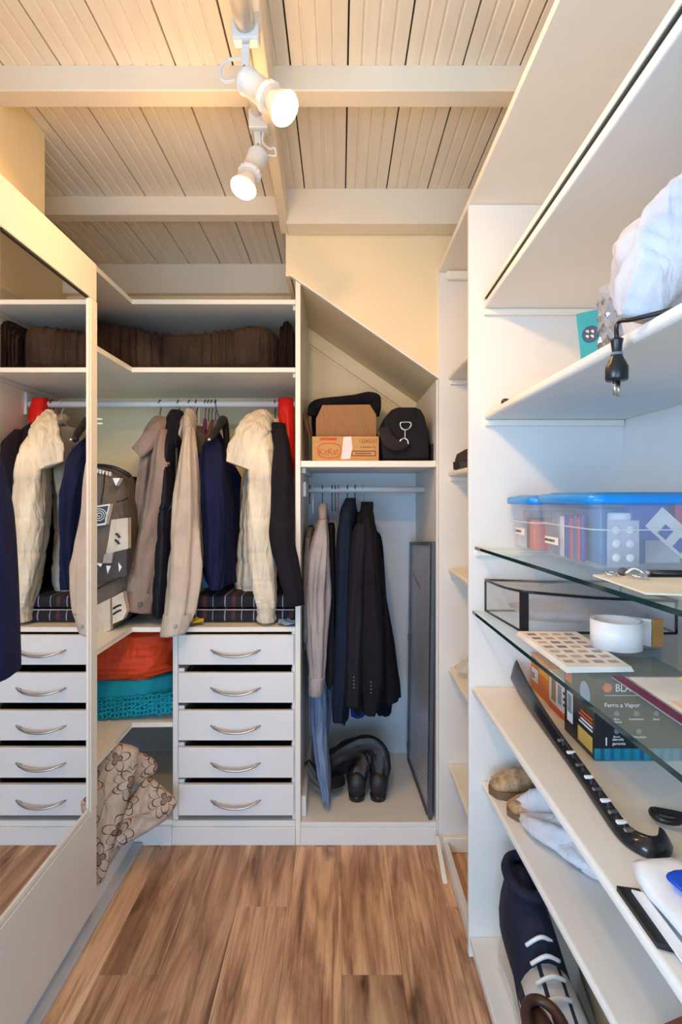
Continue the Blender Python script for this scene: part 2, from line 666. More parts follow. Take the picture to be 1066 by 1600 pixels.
# fabrics
FB = {
    'taupe': cloth('taupe_twill', srgb(152, 130, 118)),
    'beige': cloth('beige_cotton', srgb(204, 188, 172)),
    'cream_nylon': cloth('cream_nylon', srgb(236, 224, 200), bump=0.1, rough=0.5, wrinkle=0.9, wscale=22),
    'black': cloth('black_wool', srgb(30, 27, 35)),
    'charcoal': cloth('charcoal_wool', srgb(38, 35, 44)),
    'navy': cloth('navy_wool', srgb(26, 31, 66)),
    'deepnavy': cloth('deep_navy', srgb(20, 23, 38)),
    'petrol': cloth('petrol_blue', srgb(26, 38, 58)),
    'denim': cloth('denim_blue', srgb(120, 142, 176), bump=0.6),
    'palegrey': cloth('pale_grey', srgb(176, 166, 164)),
    'grey': cloth('mid_grey', srgb(112, 106, 106)),
    'olive': cloth('olive_print', srgb(84, 78, 66), var=0.4),
    'red': cloth('red_satin', srgb(222, 32, 24), bump=0.05, rough=0.35, wrinkle=0.8),
    'orange': cloth('orange_nylon', srgb(214, 74, 36), bump=0.1, rough=0.5, wrinkle=1.0, wscale=12),
    'teal': cloth('teal_knit', srgb(28, 150, 172), bump=0.9, bscale=220),
    'white_cloth': cloth('white_cotton', srgb(214, 214, 222), bump=0.2),
    'leather': plain('black_leather', srgb(34, 32, 36), rough=0.48, var=0.25, scale=40, bump=0.7, bscale=70),
    'quilt_black': cloth('black_quilt', srgb(28, 26, 36), rough=0.55),
    'bag_black': cloth('black_canvas', srgb(36, 33, 38), bump=0.8, bscale=500),
    'bright_blue': cloth('bright_blue', srgb(46, 70, 160)),
    'light_blue': cloth('light_blue', srgb(150, 176, 206)),
    'brown_fur': cloth('brown_velvet', srgb(64, 47, 37), var=0.3, rough=0.7, wrinkle=1.0, wscale=30),
    'bag_grey': cloth('grey_brown_canvas', srgb(112, 102, 94)),
    'bag_dark': cloth('dark_grey_canvas', srgb(82, 76, 76)),
    'bag_beige': cloth('beige_canvas', srgb(214, 200, 184)),
}

# ------------------------------------------------------------------ setting: floor
def struct(name, bm, mat, parent=None, smooth=False):
    o = obj(name, bm, mat, parent, smooth=smooth)
    if parent is None:
        o['kind'] = 'structure'
    return o


floor = struct('floor', box(-1.5, 0.86, -1.6, 2.75, -0.06, -0.012), plain('floor_joint', srgb(96, 66, 48), rough=0.9))
PW, PL = 0.165, 1.22
pm = None
kx = 0
x = -1.48
while x < 0.84:
    yy = -1.6 - [0.0, 0.55, 0.9, 0.3][kx % 4]
    while yy < 2.74:
        if yy + PL > -1.6:
            if pm is None:
                pm = bpy.data.meshes.new('floor_plank')
                b_ = box(0.0003, PW - 0.0003, 0.0003, PL - 0.0003, -0.012, 0.0, 0.0005)
                b_.to_mesh(pm); b_.free()
                pm.materials.append(M['floor'])
            o = bpy.data.objects.new('plank', pm)
            C.objects.link(o)
            o.parent = floor
            o.location = (x, yy, 0)
        yy += PL
    x += PW
    kx += 1

# ------------------------------------------------------------------ setting: ceiling of grooved boards on beams
CZ = CAM_Z + 1.08
ceiling = struct('ceiling', box(-1.5, 0.86, -1.6, 2.75, CZ + 0.012, CZ + 0.06), M['dark_gap'])
BW = 0.1445
prof = []
g = 0.0035
prof.append((0.0022, CZ + 0.012)); prof.append((0.0022, CZ + 0.001)); prof.append((0.0034, CZ))
for q in (0.25, 0.5, 0.75):
    cx = BW * q
    prof += [(cx - 0.0045, CZ), (cx - 0.0015, CZ + g), (cx + 0.0015, CZ + g), (cx + 0.0045, CZ)]
prof += [(BW - 0.0034, CZ), (BW - 0.0022, CZ + 0.001), (BW - 0.0022, CZ + 0.012)]
b_ = prism(prof, 'y', -1.6, 2.7)
bmesh.ops.recalc_face_normals(b_, faces=b_.faces)
cm = bpy.data.meshes.new('ceiling_board')
b_.to_mesh(cm); b_.free()
cm.materials.append(M['ceil'])
for k in range(-10, 7):
    xx = -0.124 + k * BW
    if xx + BW < -1.5 or xx > 0.83:
        continue
    o = bpy.data.objects.new('board', cm)
    C.objects.link(o)
    o.parent = ceiling
    o.location = (xx, 0, 0)
# beams
def beam(x0, x1, y0, y1, drop):
    return obj('beam', box(x0, x1, y0, y1, CZ - drop, CZ + 0.004, 0.003), M['beam'], ceiling)


for yb in (0.16, 0.78):
    beam(-1.48, 0.84, yb, yb + 0.06, 0.06)
beam(-1.48, 0.84, 1.40, 1.462, 0.062)
beam(-1.48, -0.19, 2.012, 2.068, 0.065)
beam(-0.19, 0.84, 1.962, 2.05, 0.122)
beam(-1.48, -0.19, 2.60, 2.66, 0.135)
# long member running front to back beside the lamp tube
bm = hexa([(-0.108, -1.5, CZ - 0.118), (-0.066, -1.5, CZ - 0.118), (-0.190, 2.05, CZ - 0.118), (-0.218, 2.05, CZ - 0.118),
           (-0.108, -1.5, CZ + 0.002), (-0.066, -1.5, CZ + 0.002), (-0.190, 2.05, CZ + 0.002), (-0.218, 2.05, CZ + 0.002)], bev=0.005, seg=2)
obj('beam', bm, M['beam'], ceiling)

# walls
bm = box(-1.54, -1.44, 0.2, 2.75, 0, CZ)
box(-1.54, -1.44, -1.6, -1.2, 0, CZ, bm=bm)
box(-1.54, -1.44, -1.2, 0.2, 0, 1.15, bm=bm)
box(-1.54, -1.44, -1.2, 0.2, 1.8, CZ, bm=bm)
struct('wall_left', bm, M['cream'])
bm = bmesh.new()
for y0, y1, z0, z1 in ((-1.2, -1.16, 1.15, 1.8), (0.16, 0.2, 1.15, 1.8), (-1.16, 0.16, 1.15, 1.19), (-1.16, 0.16, 1.76, 1.8)):
    box(-1.52, -1.45, y0, y1, z0, z1, bm=bm)
struct('added_window_2', bm, M['white'])  # unseen window, added to carry the side light through the left wall
struct('wall_right', box(0.805, 0.86, -1.6, 2.75, 0, CZ), M['white'])
struct('wall_far', box(-1.5, 0.86, YB, YB + 0.1, 0, CZ), M['cream'])
struct('trim_1', box(-1.02, -0.885, -1.5, 1.672, 1.85, CZ, 0.002), M['cream'])     # boxed wall strip above the mirrored door
# upper wall over the hanging bay with its sloping lower edge
sl = [P(447, 352, 2.062), P(447, 433, 2.062), P(458, 433, 2.062), P(681, 587, 2.062), P(760, 642, 2.062)]
poly = [(p.x, p.z) for p in sl] + [(0.84, sl[-1].z), (0.84, CZ - 0.1), (sl[0].x, CZ - 0.1)]
wup = struct('wall_upper', prism(poly, 'y', 2.055, 2.075), M['cream'])
obj('side_board', box(sl[0].x, sl[0].x + 0.016, 2.0755, YB - 0.0005, sl[1].z, CZ - 0.0005), M['cream'], wup)
# sloping soffit (stair underside) from front to rear
a, b2 = P(455, 430, 2.062), P(760, 642, 2.062)
nrm = Vector((-(b2.z - a.z), 0, (b2.x - a.x))).normalized()
poly = [(a.x, a.z), (b2.x, b2.z), (b2.x + nrm.x * 0.02, b2.z + nrm.z * 0.02), (a.x + nrm.x * 0.02, a.z + nrm.z * 0.02)]
struct('trim_2', prism(poly, 'y', 2.0755, YB), M['cream'])
# thin edge strip under the slope
poly = [(a.x, a.z), (b2.x, b2.z), (b2.x - nrm.x * 0.006, b2.z - nrm.z * 0.006), (a.x - nrm.x * 0.006, a.z - nrm.z * 0.006)]
struct('trim_3', prism(poly, 'y', 2.05, 2.075), M['edge'])
# moulding on the rear wall, parallel to the slope
for nm, off, wd in (('trim_4', 0.062, 0.012),):
    poly = [(a.x - nrm.x * off, a.z - nrm.z * off), (b2.x - nrm.x * off, b2.z - nrm.z * off),
            (b2.x, b2.z), (a.x, a.z)]
    struct(nm, prism(poly, 'y', YB - 0.012, YB + 0.001, 0.003), M['cream'])
    poly = [(a.x - nrm.x * (off + 0.012), a.z - nrm.z * (off + 0.012)), (b2.x - nrm.x * (off + 0.012), b2.z - nrm.z * (off + 0.012)),
            (b2.x - nrm.x * (off + 0.004), b2.z - nrm.z * (off + 0.004)), (a.x - nrm.x * (off + 0.004), a.z - nrm.z * (off + 0.004))]
    struct('trim_5', prism(poly, 'y', YB - 0.006, YB + 0.001), M['cream'])
# wall behind the camera with a large unseen window, added to let daylight in
bm = box(-1.5, -1.25, -1.7, -1.6, 0, CZ)
box(0.75, 0.86, -1.7, -1.6, 0, CZ, bm=bm)
box(-1.25, 0.75, -1.7, -1.6, 0, 0.25, bm=bm)
box(-1.25, 0.75, -1.7, -1.6, 1.65, CZ, bm=bm)
struct('wall_near', bm, M['white'])
bm = bmesh.new()
for x0, x1, z0, z1 in ((-1.25, -1.19, 0.25, 1.65), (0.69, 0.75, 0.25, 1.65), (-1.25, 0.75, 0.25, 0.31), (-1.25, 0.75, 1.59, 1.65), (-0.27, -0.23, 0.25, 1.65)):
    box(x0, x1, -1.68, -1.62, z0, z1, bm=bm)
struct('added_window_1', bm, M['white'])

# ------------------------------------------------------------------ far wardrobe, corner wing (L-shaped shelves)
T = 0.018
XL = -0.776                                   # front line of the left wing
XP = (466 - VPX) * YF / F                     # centre of the panel between corner wing and hanging bay
zt_top, zt_2, zt_c, zt_4 = 2.032, 1.778, 0.808, 0.452

corner = thing('corner_wardrobe', 'open white L shaped corner wardrobe with clothes rod and deep shelves', 'wardrobe', (-0.9, 2.35, 0))


def lshelf(z, x_right, parent, name='shelf', ysplit=0.6, yfront=YF):
    poly = [(-1.43, ysplit), (XL, ysplit), (XL, yfront), (x_right, yfront), (x_right, YB - 0.003), (-1.43, YB - 0.003)]
    return obj(name, prism(poly, 'z', z - T, z, 0.0015), M['edge'], parent)


lshelf(zt_top, XP - 0.010, corner)
lshelf(zt_2, XP - 0.010, corner)
XD = (270 - VPX) * YF / F                     # left side of the drawer cabinet
lshelf(zt_c, XP - 0.010, corner)
lshelf(zt_4, XD - 0.001, corner)
lshelf(0.088, XD - 0.001, corner)
obj('plinth', prism([(-1.43, 0.6), (XL + 0.012, 0.6), (XL + 0.012, YF - 0.012), (XD - 0.001, YF - 0.012), (XD - 0.001, YF + 0.02), (XL - 0.006, YF + 0.02), (XL - 0.006, 0.62), (-1.43, 0.62)], 'z', 0, 0.07), M['white'], corner)
# tall divider panel on its right, from floor to the slope
zt_p = 2.112
obj('side_panel', box(XP - 0.0095, XP + 0.0095, YF - 0.012, YB - 0.003, 0, zt_p, 0.0015), M['edge'], corner)
obj('back_panel', box(-1.43, XP - 0.010, YB - 0.012, YB - 0.003, 0.09, 0.79), plain('blue_grey_board', srgb(178, 182, 192), rough=0.5), corner)
ROD_Y = 2.36
rod_z = P(0, 632, ROD_Y).z
rod = obj('rod', straight((-1.43, ROD_Y, rod_z), (XP - 0.010, ROD_Y, rod_z), 0.0135), M['rod'], corner, smooth=True)
obj('rod_bracket', box(XP - 0.022, XP - 0.010, ROD_Y - 0.02, ROD_Y + 0.02, rod_z - 0.045, rod_z + 0.05, 0.002), M['rail'], corner)
for zz in (zt_top, zt_2):
    obj('cleat', box(XP - 0.022, XP - 0.010, YF + 0.02, YB - 0.02, zz - T - 0.016, zz - T, 0.002), M['rail'], corner)
for yk in (2.04, 2.06):
    pass
# pair of little white hook prongs sticking out beside the door edge
hk = P(149, 655, 1.9)
for q in (0, 7):
    s_ = P(140, 654 + q, 1.80); e_ = P(160, 655 + q, 1.80)
    if q == 0:
        hook = thing('coat_hook', 'small white double pronged hook beside the mirrored door edge', 'hook', tuple(P(140, 657, 1.80)))
        obj('base_plate', box(s_.x - 0.035, s_.x - 0.028, 1.79, 1.81, s_.z - 0.03, s_.z + 0.015, 0.002), M['white_plastic'], hook)
    obj('prong', straight((s_.x - 0.03, 1.80, s_.z), tuple(e_), 0.0028, nseg=10), M['white_plastic'], hook, smooth=True)

# ------------------------------------------------------------------ drawer cabinet with five drawers
dc = thing('drawer_cabinet', 'white cabinet of five slightly open drawers with bowed steel handles', 'cabinet', ((370 - VPX) * YF / F, 2.3, 0))
x0, x1 = XD, XP - 0.0105
cbz0, cbz1 = 0.088, zt_c - T - 0.001
obj('side_panel', box(x0, x0 + T + 0.002, YF, YB - 0.02, cbz0, cbz1, 0.0012), M['white'], dc)
obj('side_panel', box(x1 - 0.012, x1, YF + 0.004, YB - 0.02, cbz0, cbz1, 0.0012), M['white'], dc)
obj('base_panel', box(x0 - 0.0005, x1, YF - 0.004, YB - 0.02, 0.066, cbz0 - 0.0005, 0.001), M['white'], dc)
obj('plinth', box(x0, x1, YF - 0.012, YF + 0.01, 0, 0.065, 0.001), M['white'], dc)
fx0, fx1 = P(280.5, 0, YF).x, P(459.5, 0, YF).x
for (ya, yb) in ((991, 1037), (1049.5, 1096), (1108, 1154.5), (1165.5, 1212.5), (1223, 1271)):
    za, zb = P(0, yb, YF).z, P(0, ya, YF).z
    dr = obj('drawer', box(fx0, fx1, YF - 0.014, YF + 0.003, za, zb, 0.0015, 2), M['drawer'], dc)
    bm = bmesh.new()
    bx0, bx1 = fx0 + 0.018, fx1 - 0.010
    box(bx0, bx0 + 0.01, YF + 0.0032, YB - 0.06, za + 0.01, zb - 0.012, bm=bm)
    box(bx1 - 0.01, bx1, YF + 0.0032, YB - 0.06, za + 0.01, zb - 0.012, bm=bm)
    box(bx0 + 0.01, bx1 - 0.01, YB - 0.07, YB - 0.06, za + 0.01, zb - 0.012, bm=bm)
    box(bx0 + 0.01, bx1 - 0.01, YF + 0.0032, YB - 0.07, za + 0.01, za + 0.016, bm=bm)
    obj('drawer_box', bm, M['inside'], dr)
    obj('slide_rail', box(x0 + T + 0.0025, bx0 - 0.0005, YF + 0.004, YB - 0.06, zb - 0.004, zb + 0.012, 0.001), M['rail'], dr)
    obj('slide_rail', box(bx1 + 0.0005, x1 - 0.0125, YF + 0.004, YB - 0.06, zb - 0.004, zb + 0.012, 0.001), M['rail'], dr)
    hz = P(0, (ya + yb) / 2 + 2, YF).z
    cxh = P(369.5, 0, YF).x
    bm = bmesh.new()
    pts, rd = [], []
    for k in range(13):
        u = -1 + k / 6
        pts.append(Vector((cxh + u * 0.0925, YF - 0.016 - 0.024 * (1 - abs(u) ** 3.0), hz + 0.006 - 0.019 * (1 - u * u))))
        rd.append(0.0032 + 0.0034 * (1 - u * u))
    limb(pts, rd, nseg=12, per=2, bm=bm, up=Vector((0, 0, 1)), flat=0.8)
    for sgn in (-1, 1):
        straight((cxh + sgn * 0.078, YF - 0.0135, hz - 0.000), (cxh + sgn * 0.076, YF - 0.028, hz - 0.002), 0.004, nseg=10, bm=bm)
    obj('handle', bm, M['steel'], dr, smooth=True)

# ------------------------------------------------------------------ hanging bay right of it
hb = thing('hanging_cabinet', 'white open hanging bay with clothes rod under sloping ceiling', 'wardrobe', ((575 - VPX) * YF / F, 2.3, 0))
hx0, hx1 = XP + 0.0098, P(681, 0, YF).x
zs = P(0, 720, YF).z
obj('shelf', box(hx0, hx1, YF - 0.004, YB - 0.003, zs - 0.024, zs, 0.0015), M['edge'], hb)
obj('floor_panel', box(hx0, hx1, YF - 0.008, YB - 0.003, 0.066, 0.083, 0.0015), M['white'], hb)
obj('plinth', box(hx0 + 0.0004, hx1, YF - 0.012, YF + 0.01, 0, 0.0655, 0.001), M['white'], hb)
obj('back_panel', box(hx0, hx1, YB - 0.012, YB - 0.003, 0.084, zs - 0.025), plain('back_board', srgb(216, 222, 228), rough=0.5, var=0.01), hb)
obj('side_panel', box(hx1 + 0.0004, hx1 + 0.015, YF - 0.01, YB - 0.003, 0, zs + 0.3), M['white'], hb)
rod2_z = P(0, 765, ROD_Y).z
obj('rod', straight((hx0, ROD_Y, rod2_z), (hx1, ROD_Y, rod2_z), 0.0135), M['rod'], hb, smooth=True)
obj('rod_bracket', box(hx0, hx0 + 0.012, ROD_Y - 0.16, ROD_Y + 0.02, rod2_z - 0.03, rod2_z + 0.03, 0.002), M['rail'], hb)
obj('cleat', box(hx0, hx0 + 0.016, YF + 0.04, YB - 0.02, zs - 0.045, zs - 0.0245, 0.002), M['rail'], hb)
obj('cleat', box(hx0, hx0 + 0.018, YF + 0.03, YB - 0.02, 0.0835, 0.16, 0.002), M['white'], hb)

# framed glass panel leaning against the right side of the bay
fp = thing('framed_panel', 'tall grey framed glass panel leaning inside the hanging bay at right', 'panel', (0.33, 2.3, 0.084))
ya, yb = 2.085, 2.56
xa, xb = 0.336, 0.315
zt_a = 1.085
def pq(y, z, dx=0.0):
    u = (y - ya) / (yb - ya)
    zz_ = 0.0845 + (z - 0.0845) * (1 + 0.042 * (1 - u))
    return Vector((xa + (xb - xa) * u + dx + 0.012 * (z - 0.084), y, zz_))
def slab(y0, y1, z0, z1, d0, d1, bm=None):
    return hexa([pq(y0, z0, d0), pq(y1, z0, d0), pq(y1, z0, d1), pq(y0, z0, d1), pq(y0, z1, d0), pq(y1, z1, d0), pq(y1, z1, d1), pq(y0, z1, d1)], bm=bm)
dk = plain('dark_frame', srgb(84, 88, 98), rough=0.4, metal=0.3)
obj('frame', slab(yb - 0.010, yb, 0.0845, zt_a, -0.006, 0.010), dk, fp)
obj('frame', slab(ya, ya + 0.03, 0.0845, zt_a, -0.003, 0.010), dk, fp)
obj('frame', slab(ya + 0.03, yb - 0.016, zt_a - 0.014, zt_a, -0.006, 0.010), dk, fp)
obj('frame', slab(ya + 0.03, yb - 0.016, 0.0845, 0.098, -0.006, 0.010), dk, fp)
m, t, b = nt('panel_glass')
tc = node(t, 'ShaderNodeTexCoord')
mp = node(t, 'ShaderNodeMapping'); mp.inputs['Rotation'].default_value = (math.radians(38), 0, 0)
t.links.new(tc.outputs['Object'], mp.inputs[0])
wv = node(t, 'ShaderNodeTexWave', Scale=22.0, Distortion=1.5); wv.bands_direction = 'Z'
t.links.new(mp.outputs[0], wv.inputs[0])
nz = node(t, 'ShaderNodeTexNoise', Scale=5.0)
mul = node(t, 'ShaderNodeMath', operation='MULTIPLY')
t.links.new(wv.outputs['Fac'], mul.inputs[0]); t.links.new(nz.outputs[0], mul.inputs[1])
r_ = ramp(t, [(0.1, srgb(168, 170, 182)), (0.7, srgb(136, 140, 156))])
t.links.new(mul.outputs[0], r_.inputs[0]); t.links.new(r_.outputs[0], b.inputs['Base Color'])
b.inputs['Roughness'].default_value = 0.22
obj('glass_sheet', slab(ya + 0.03, yb - 0.016, 0.0982, zt_a - 0.0142, 0.0, 0.006), m, fp)
redm = plain('red_print', srgb(176, 112, 108), rough=0.6)
for k in range(8):
    y_ = yb - 0.05 - k * 0.026
    z_ = zt_a - 0.13 - k * 0.007
    obj('printed_mark', slab(y_ - 0.014, y_, z_ - 0.012 - (k % 2) * 0.006, z_, -0.0006, -0.0001), redm, fp)
for z_ in (0.64, 0.14):
    obj('clip', slab(yb - 0.022, yb - 0.001, z_, z_ + 0.025, -0.009, -0.0062), dk, fp)

# ------------------------------------------------------------------ shelf unit along the right wall
su = thing('shelf_unit', 'tall white open shelving unit along the right wall with two glass shelves', 'shelves', (0.58, 1.2, 0))
XR, YD, YN = 0.3636, 1.567, 0.22
XW = 0.804
top_z = 2.12
obj('top_panel', box(XR, XW, YN, 2.065, top_z, top_z + 0.018, 0.0015), M['edge'], su)
obj('side_panel', box(XR, XW, YD - 0.0, YD + 0.018, 0, top_z - 0.0005, 0.002), M['white'], su)
obj('side_panel', box(XR, XW, 2.046, 2.064, 0, top_z - 0.0005, 0.002), M['white'], su)
obj('side_panel', box(XR, XW, YN, YN + 0.018, 0, top_z - 0.0005, 0.002), M['white'], su)
obj('back_panel', box(XW - 0.006, XW, YN + 0.0185, YD - 0.0005, 0.06, top_z - 0.001), M['white'], su)
obj('back_panel', box(XW - 0.006, XW, YD + 0.0185, 2.0455, 0.06, top_z - 0.001), M['white'], su)


def rshelf(xd, slope, z_top, th, mat, bev=0.003, seg=2, y0=YN + 0.0185, y1=YD - 0.0005, xb_=XW - 0.0065, name='shelf', label=None):
    xn = xd + slope * (y1 - y0)
    bm = hexa([(xn, y0, z_top - th), (xd, y1, z_top - th), (xb_, y1, z_top - th), (xb_, y0, z_top - th),
               (xn, y0, z_top), (xd, y1, z_top), (xb_, y1, z_top), (xb_, y0, z_top)], bev=bev, seg=seg)
    return obj(name, bm, mat, su, smooth=False, label=label)


s1z, s2z, g1z, g2z, s3z, s4z = 1.8425, 1.532, 1.156, 0.976, 0.762, 0.498
s1 = rshelf(0.404, -0.0225, s1z + 0.006, 0.026, M['white'], 0.004, 3)
# front lip of the top shelf with a dark slot under it
bm = hexa([(0.371, YN + 0.02, s1z - 0.004), (0.4005, 1.53, s1z - 0.004), (0.4035, 1.53, s1z - 0.004), (0.374, YN + 0.02, s1z - 0.004),
           (0.371, YN + 0.02, s1z + 0.0005), (0.4005, 1.53, s1z + 0.0005), (0.4035, 1.53, s1z + 0.0005), (0.374, YN + 0.02, s1z + 0.0005)])
obj('edge_gap', bm, M['dark_gap'], s1)
bm = hexa([(0.368, YN + 0.02, s1z + 0.001), (0.399, 1.55, s1z + 0.001), (0.404, 1.55, s1z + 0.001), (0.376, YN + 0.02, s1z + 0.001),
           (0.368, YN + 0.02, s1z + 0.014), (0.399, 1.55, s1z + 0.014), (0.404, 1.55, s1z + 0.014), (0.376, YN + 0.02, s1z + 0.014)], bev=0.001)
obj('edge_band', bm, M['edge'], s1)
s2 = rshelf(0.404, 0.002, s2z, 0.020, M['white'], 0.008, 4)
s3 = rshelf(0.371, 0.0, s3z, 0.018, M['white'], 0.006, 3)
s4 = rshelf(0.398, 0.027, s4z, 0.018, M['white'], 0.006, 3)
rshelf(0.366, 0.0, 0.058, 0.016, M['white'])
obj('plinth', box(XR + 0.012, XR + 0.03, YN + 0.02, 2.045, 0, 0.041, 0.001), M['white'], su)
glass_m, t_, b_ = nt('float_glass')
b_.inputs['Base Color'].default_value = (0.70, 0.86, 0.82, 1)
b_.inputs['Roughness'].default_value = 0.02
b_.inputs['Alpha'].default_value = 0.14
glass_edge = plain('glass_edge', srgb(22, 52, 50), rough=0.08, var=0.1)
for (xd, slope, z) in ((0.380, 0.0543, g1z), (0.373, 0.024, g2z)):
    gs = rshelf(xd + 0.0012, slope, z, 0.008, glass_m, 0.0, 1, name='glass_shelf', label='clear glass shelf with green edge')
    xn = xd + slope * (YD - YN - 0.019)
    bm = hexa([(xn, YN + 0.02, z - 0.008), (xd, YD - 0.001, z - 0.008), (xd + 0.001, YD - 0.001, z - 0.008), (xn + 0.001, YN + 0.02, z - 0.008),
               (xn, YN + 0.02, z), (xd, YD - 0.001, z), (xd + 0.001, YD - 0.001, z), (xn + 0.001, YN + 0.02, z)])
    obj('glass_edge', bm, glass_edge, gs, label='dark green polished edge')
# cleats on the divider under each shelf
for z, xs in ((s1z - 0.02, 0.404), (s2z - 0.020, 0.407), (g1z - 0.008, 0.378), (s3z - 0.018, 0.40), (s4z - 0.018, 0.42)):
    obj('cleat', box(xs, XW - 0.008, YD - 0.014, YD - 0.0005, z - 0.018, z - 0.0004, 0.003, 2), M['edge'], su)
# far bay shelves
for z in (1.741, 1.388, 1.034, 0.668, 0.315):
    obj('shelf', box(0.397, XW - 0.0065, YD + 0.0185, 2.0455, z - 0.018, z, 0.006, 3), M['edge'], su)
    obj('cleat', box(0.405, XW - 0.01, 2.032, 2.0455, z - 0.036, z - 0.0185, 0.002), M['edge'], su)
obj('cleat', box(0.388, XW - 0.01, 2.02, 2.0455, top_z - 0.034, top_z - 0.001, 0.008, 3), M['edge'], su)
obj('base_strip', box(0.375, XW - 0.01, 2.022, 2.0455, 0.0, 0.055, 0.003), M['edge'], su)

# small loose white strip leaning at the foot of the far bay
bm = hexa([(0.345, 1.86, 0.001), (0.362, 1.86, 0.001), (0.362, 1.88, 0.001), (0.345, 1.88, 0.001),
           (0.346, 2.01, 0.07), (0.360, 2.01, 0.07), (0.360, 2.02, 0.06), (0.346, 2.02, 0.06)], bev=0.002)
tag(obj('loose_strip', bm, M['edge']), 'short loose white strip leaning at the foot of the narrow shelves', 'strip')

# ------------------------------------------------------------------ mirrored sliding door on the left
md = thing('mirrored_door', 'white sliding door with tall mirror, its white lower panel on the left', 'door', (-0.75, 1.1, 0))
DX = -0.742
yd1, yd0 = 1.70, 0.45
ym1, ym0 = 1.645, 1.224
z0d, z1d = 0.055, 2.005
zm0, zm1 = 0.372, 1.89
obj('door_panel', box(DX - 0.030, DX - 0.010, yd0, yd1, z0d, z1d, 0.001), M['door'], md)
bm = box(DX - 0.0095, DX, yd0, yd1, zm1, z1d, 0.002)
obj('top_rail', bm, M['door'], md)
obj('bottom_panel', box(DX - 0.0095, DX, yd0, yd1, z0d, zm0 - 0.02, 0.002), M['door'], md)
obj('stile', box(DX - 0.0095, DX + 0.001, ym1 + 0.012, yd1 + 0.003, zm0 - 0.019, zm1 - 0.0005, 0.003, 2), M['edge'], md)
obj('stile', box(DX - 0.0095, DX + 0.001, yd0 - 0.003, ym0 - 0.012, zm0 - 0.019, zm1 - 0.0005, 0.003, 2), M['door'], md)
mir = obj('mirror', box(DX - 0.0095, DX - 0.005, ym0, ym1, zm0, zm1 - 0.002), M['mirror'], md, label='tall mirror pane')
obj('mirror_frame', box(DX - 0.0095, DX - 0.001, ym0 - 0.0115, ym1 + 0.0115, zm0 - 0.018, zm0 - 0.0005, 0.003, 2), M['edge'], mir)
obj('mirror_frame', box(DX - 0.0095, DX - 0.001, ym1 + 0.0005, ym1 + 0.0115, zm0, zm1 - 0.002, 0.003, 2), M['edge'], mir)
obj('mirror_gap', box(DX - 0.0045, DX - 0.0005, ym0, ym1, zm1 - 0.006, zm1 - 0.001), M['dark_gap'], mir)
tag(obj('door_track', box(DX - 0.034, DX + 0.012, 0.3, YF - 0.02, 0.0, 0.016, 0.002), plain('track_grey', srgb(196, 196, 198), rough=0.35, metal=0.2)),
    'narrow grey floor track running under the mirrored door', 'track')

# ------------------------------------------------------------------ track lamps
tl = thing('lamp_tube', 'white ceiling tube that carries the two spot lamps', 'lamp track', (-0.195, 0.6, 2.255))
obj('tube_body', straight((-0.205, -1.0, 2.262), (-0.193, 1.142, 2.262), 0.021, nseg=20), M['lamp_white'], tl, smooth=True)
obj('tube_body', straight((-0.208, 1.16, 2.292), (-0.215, 1.455, 2.292), 0.014, nseg=20), M['lamp_white'], tl, smooth=True)
obj('end_collar', box(-0.222, -0.165, 1.135, 1.165, 2.232, 2.282, 0.005, 2), M['lamp_white'], tl)


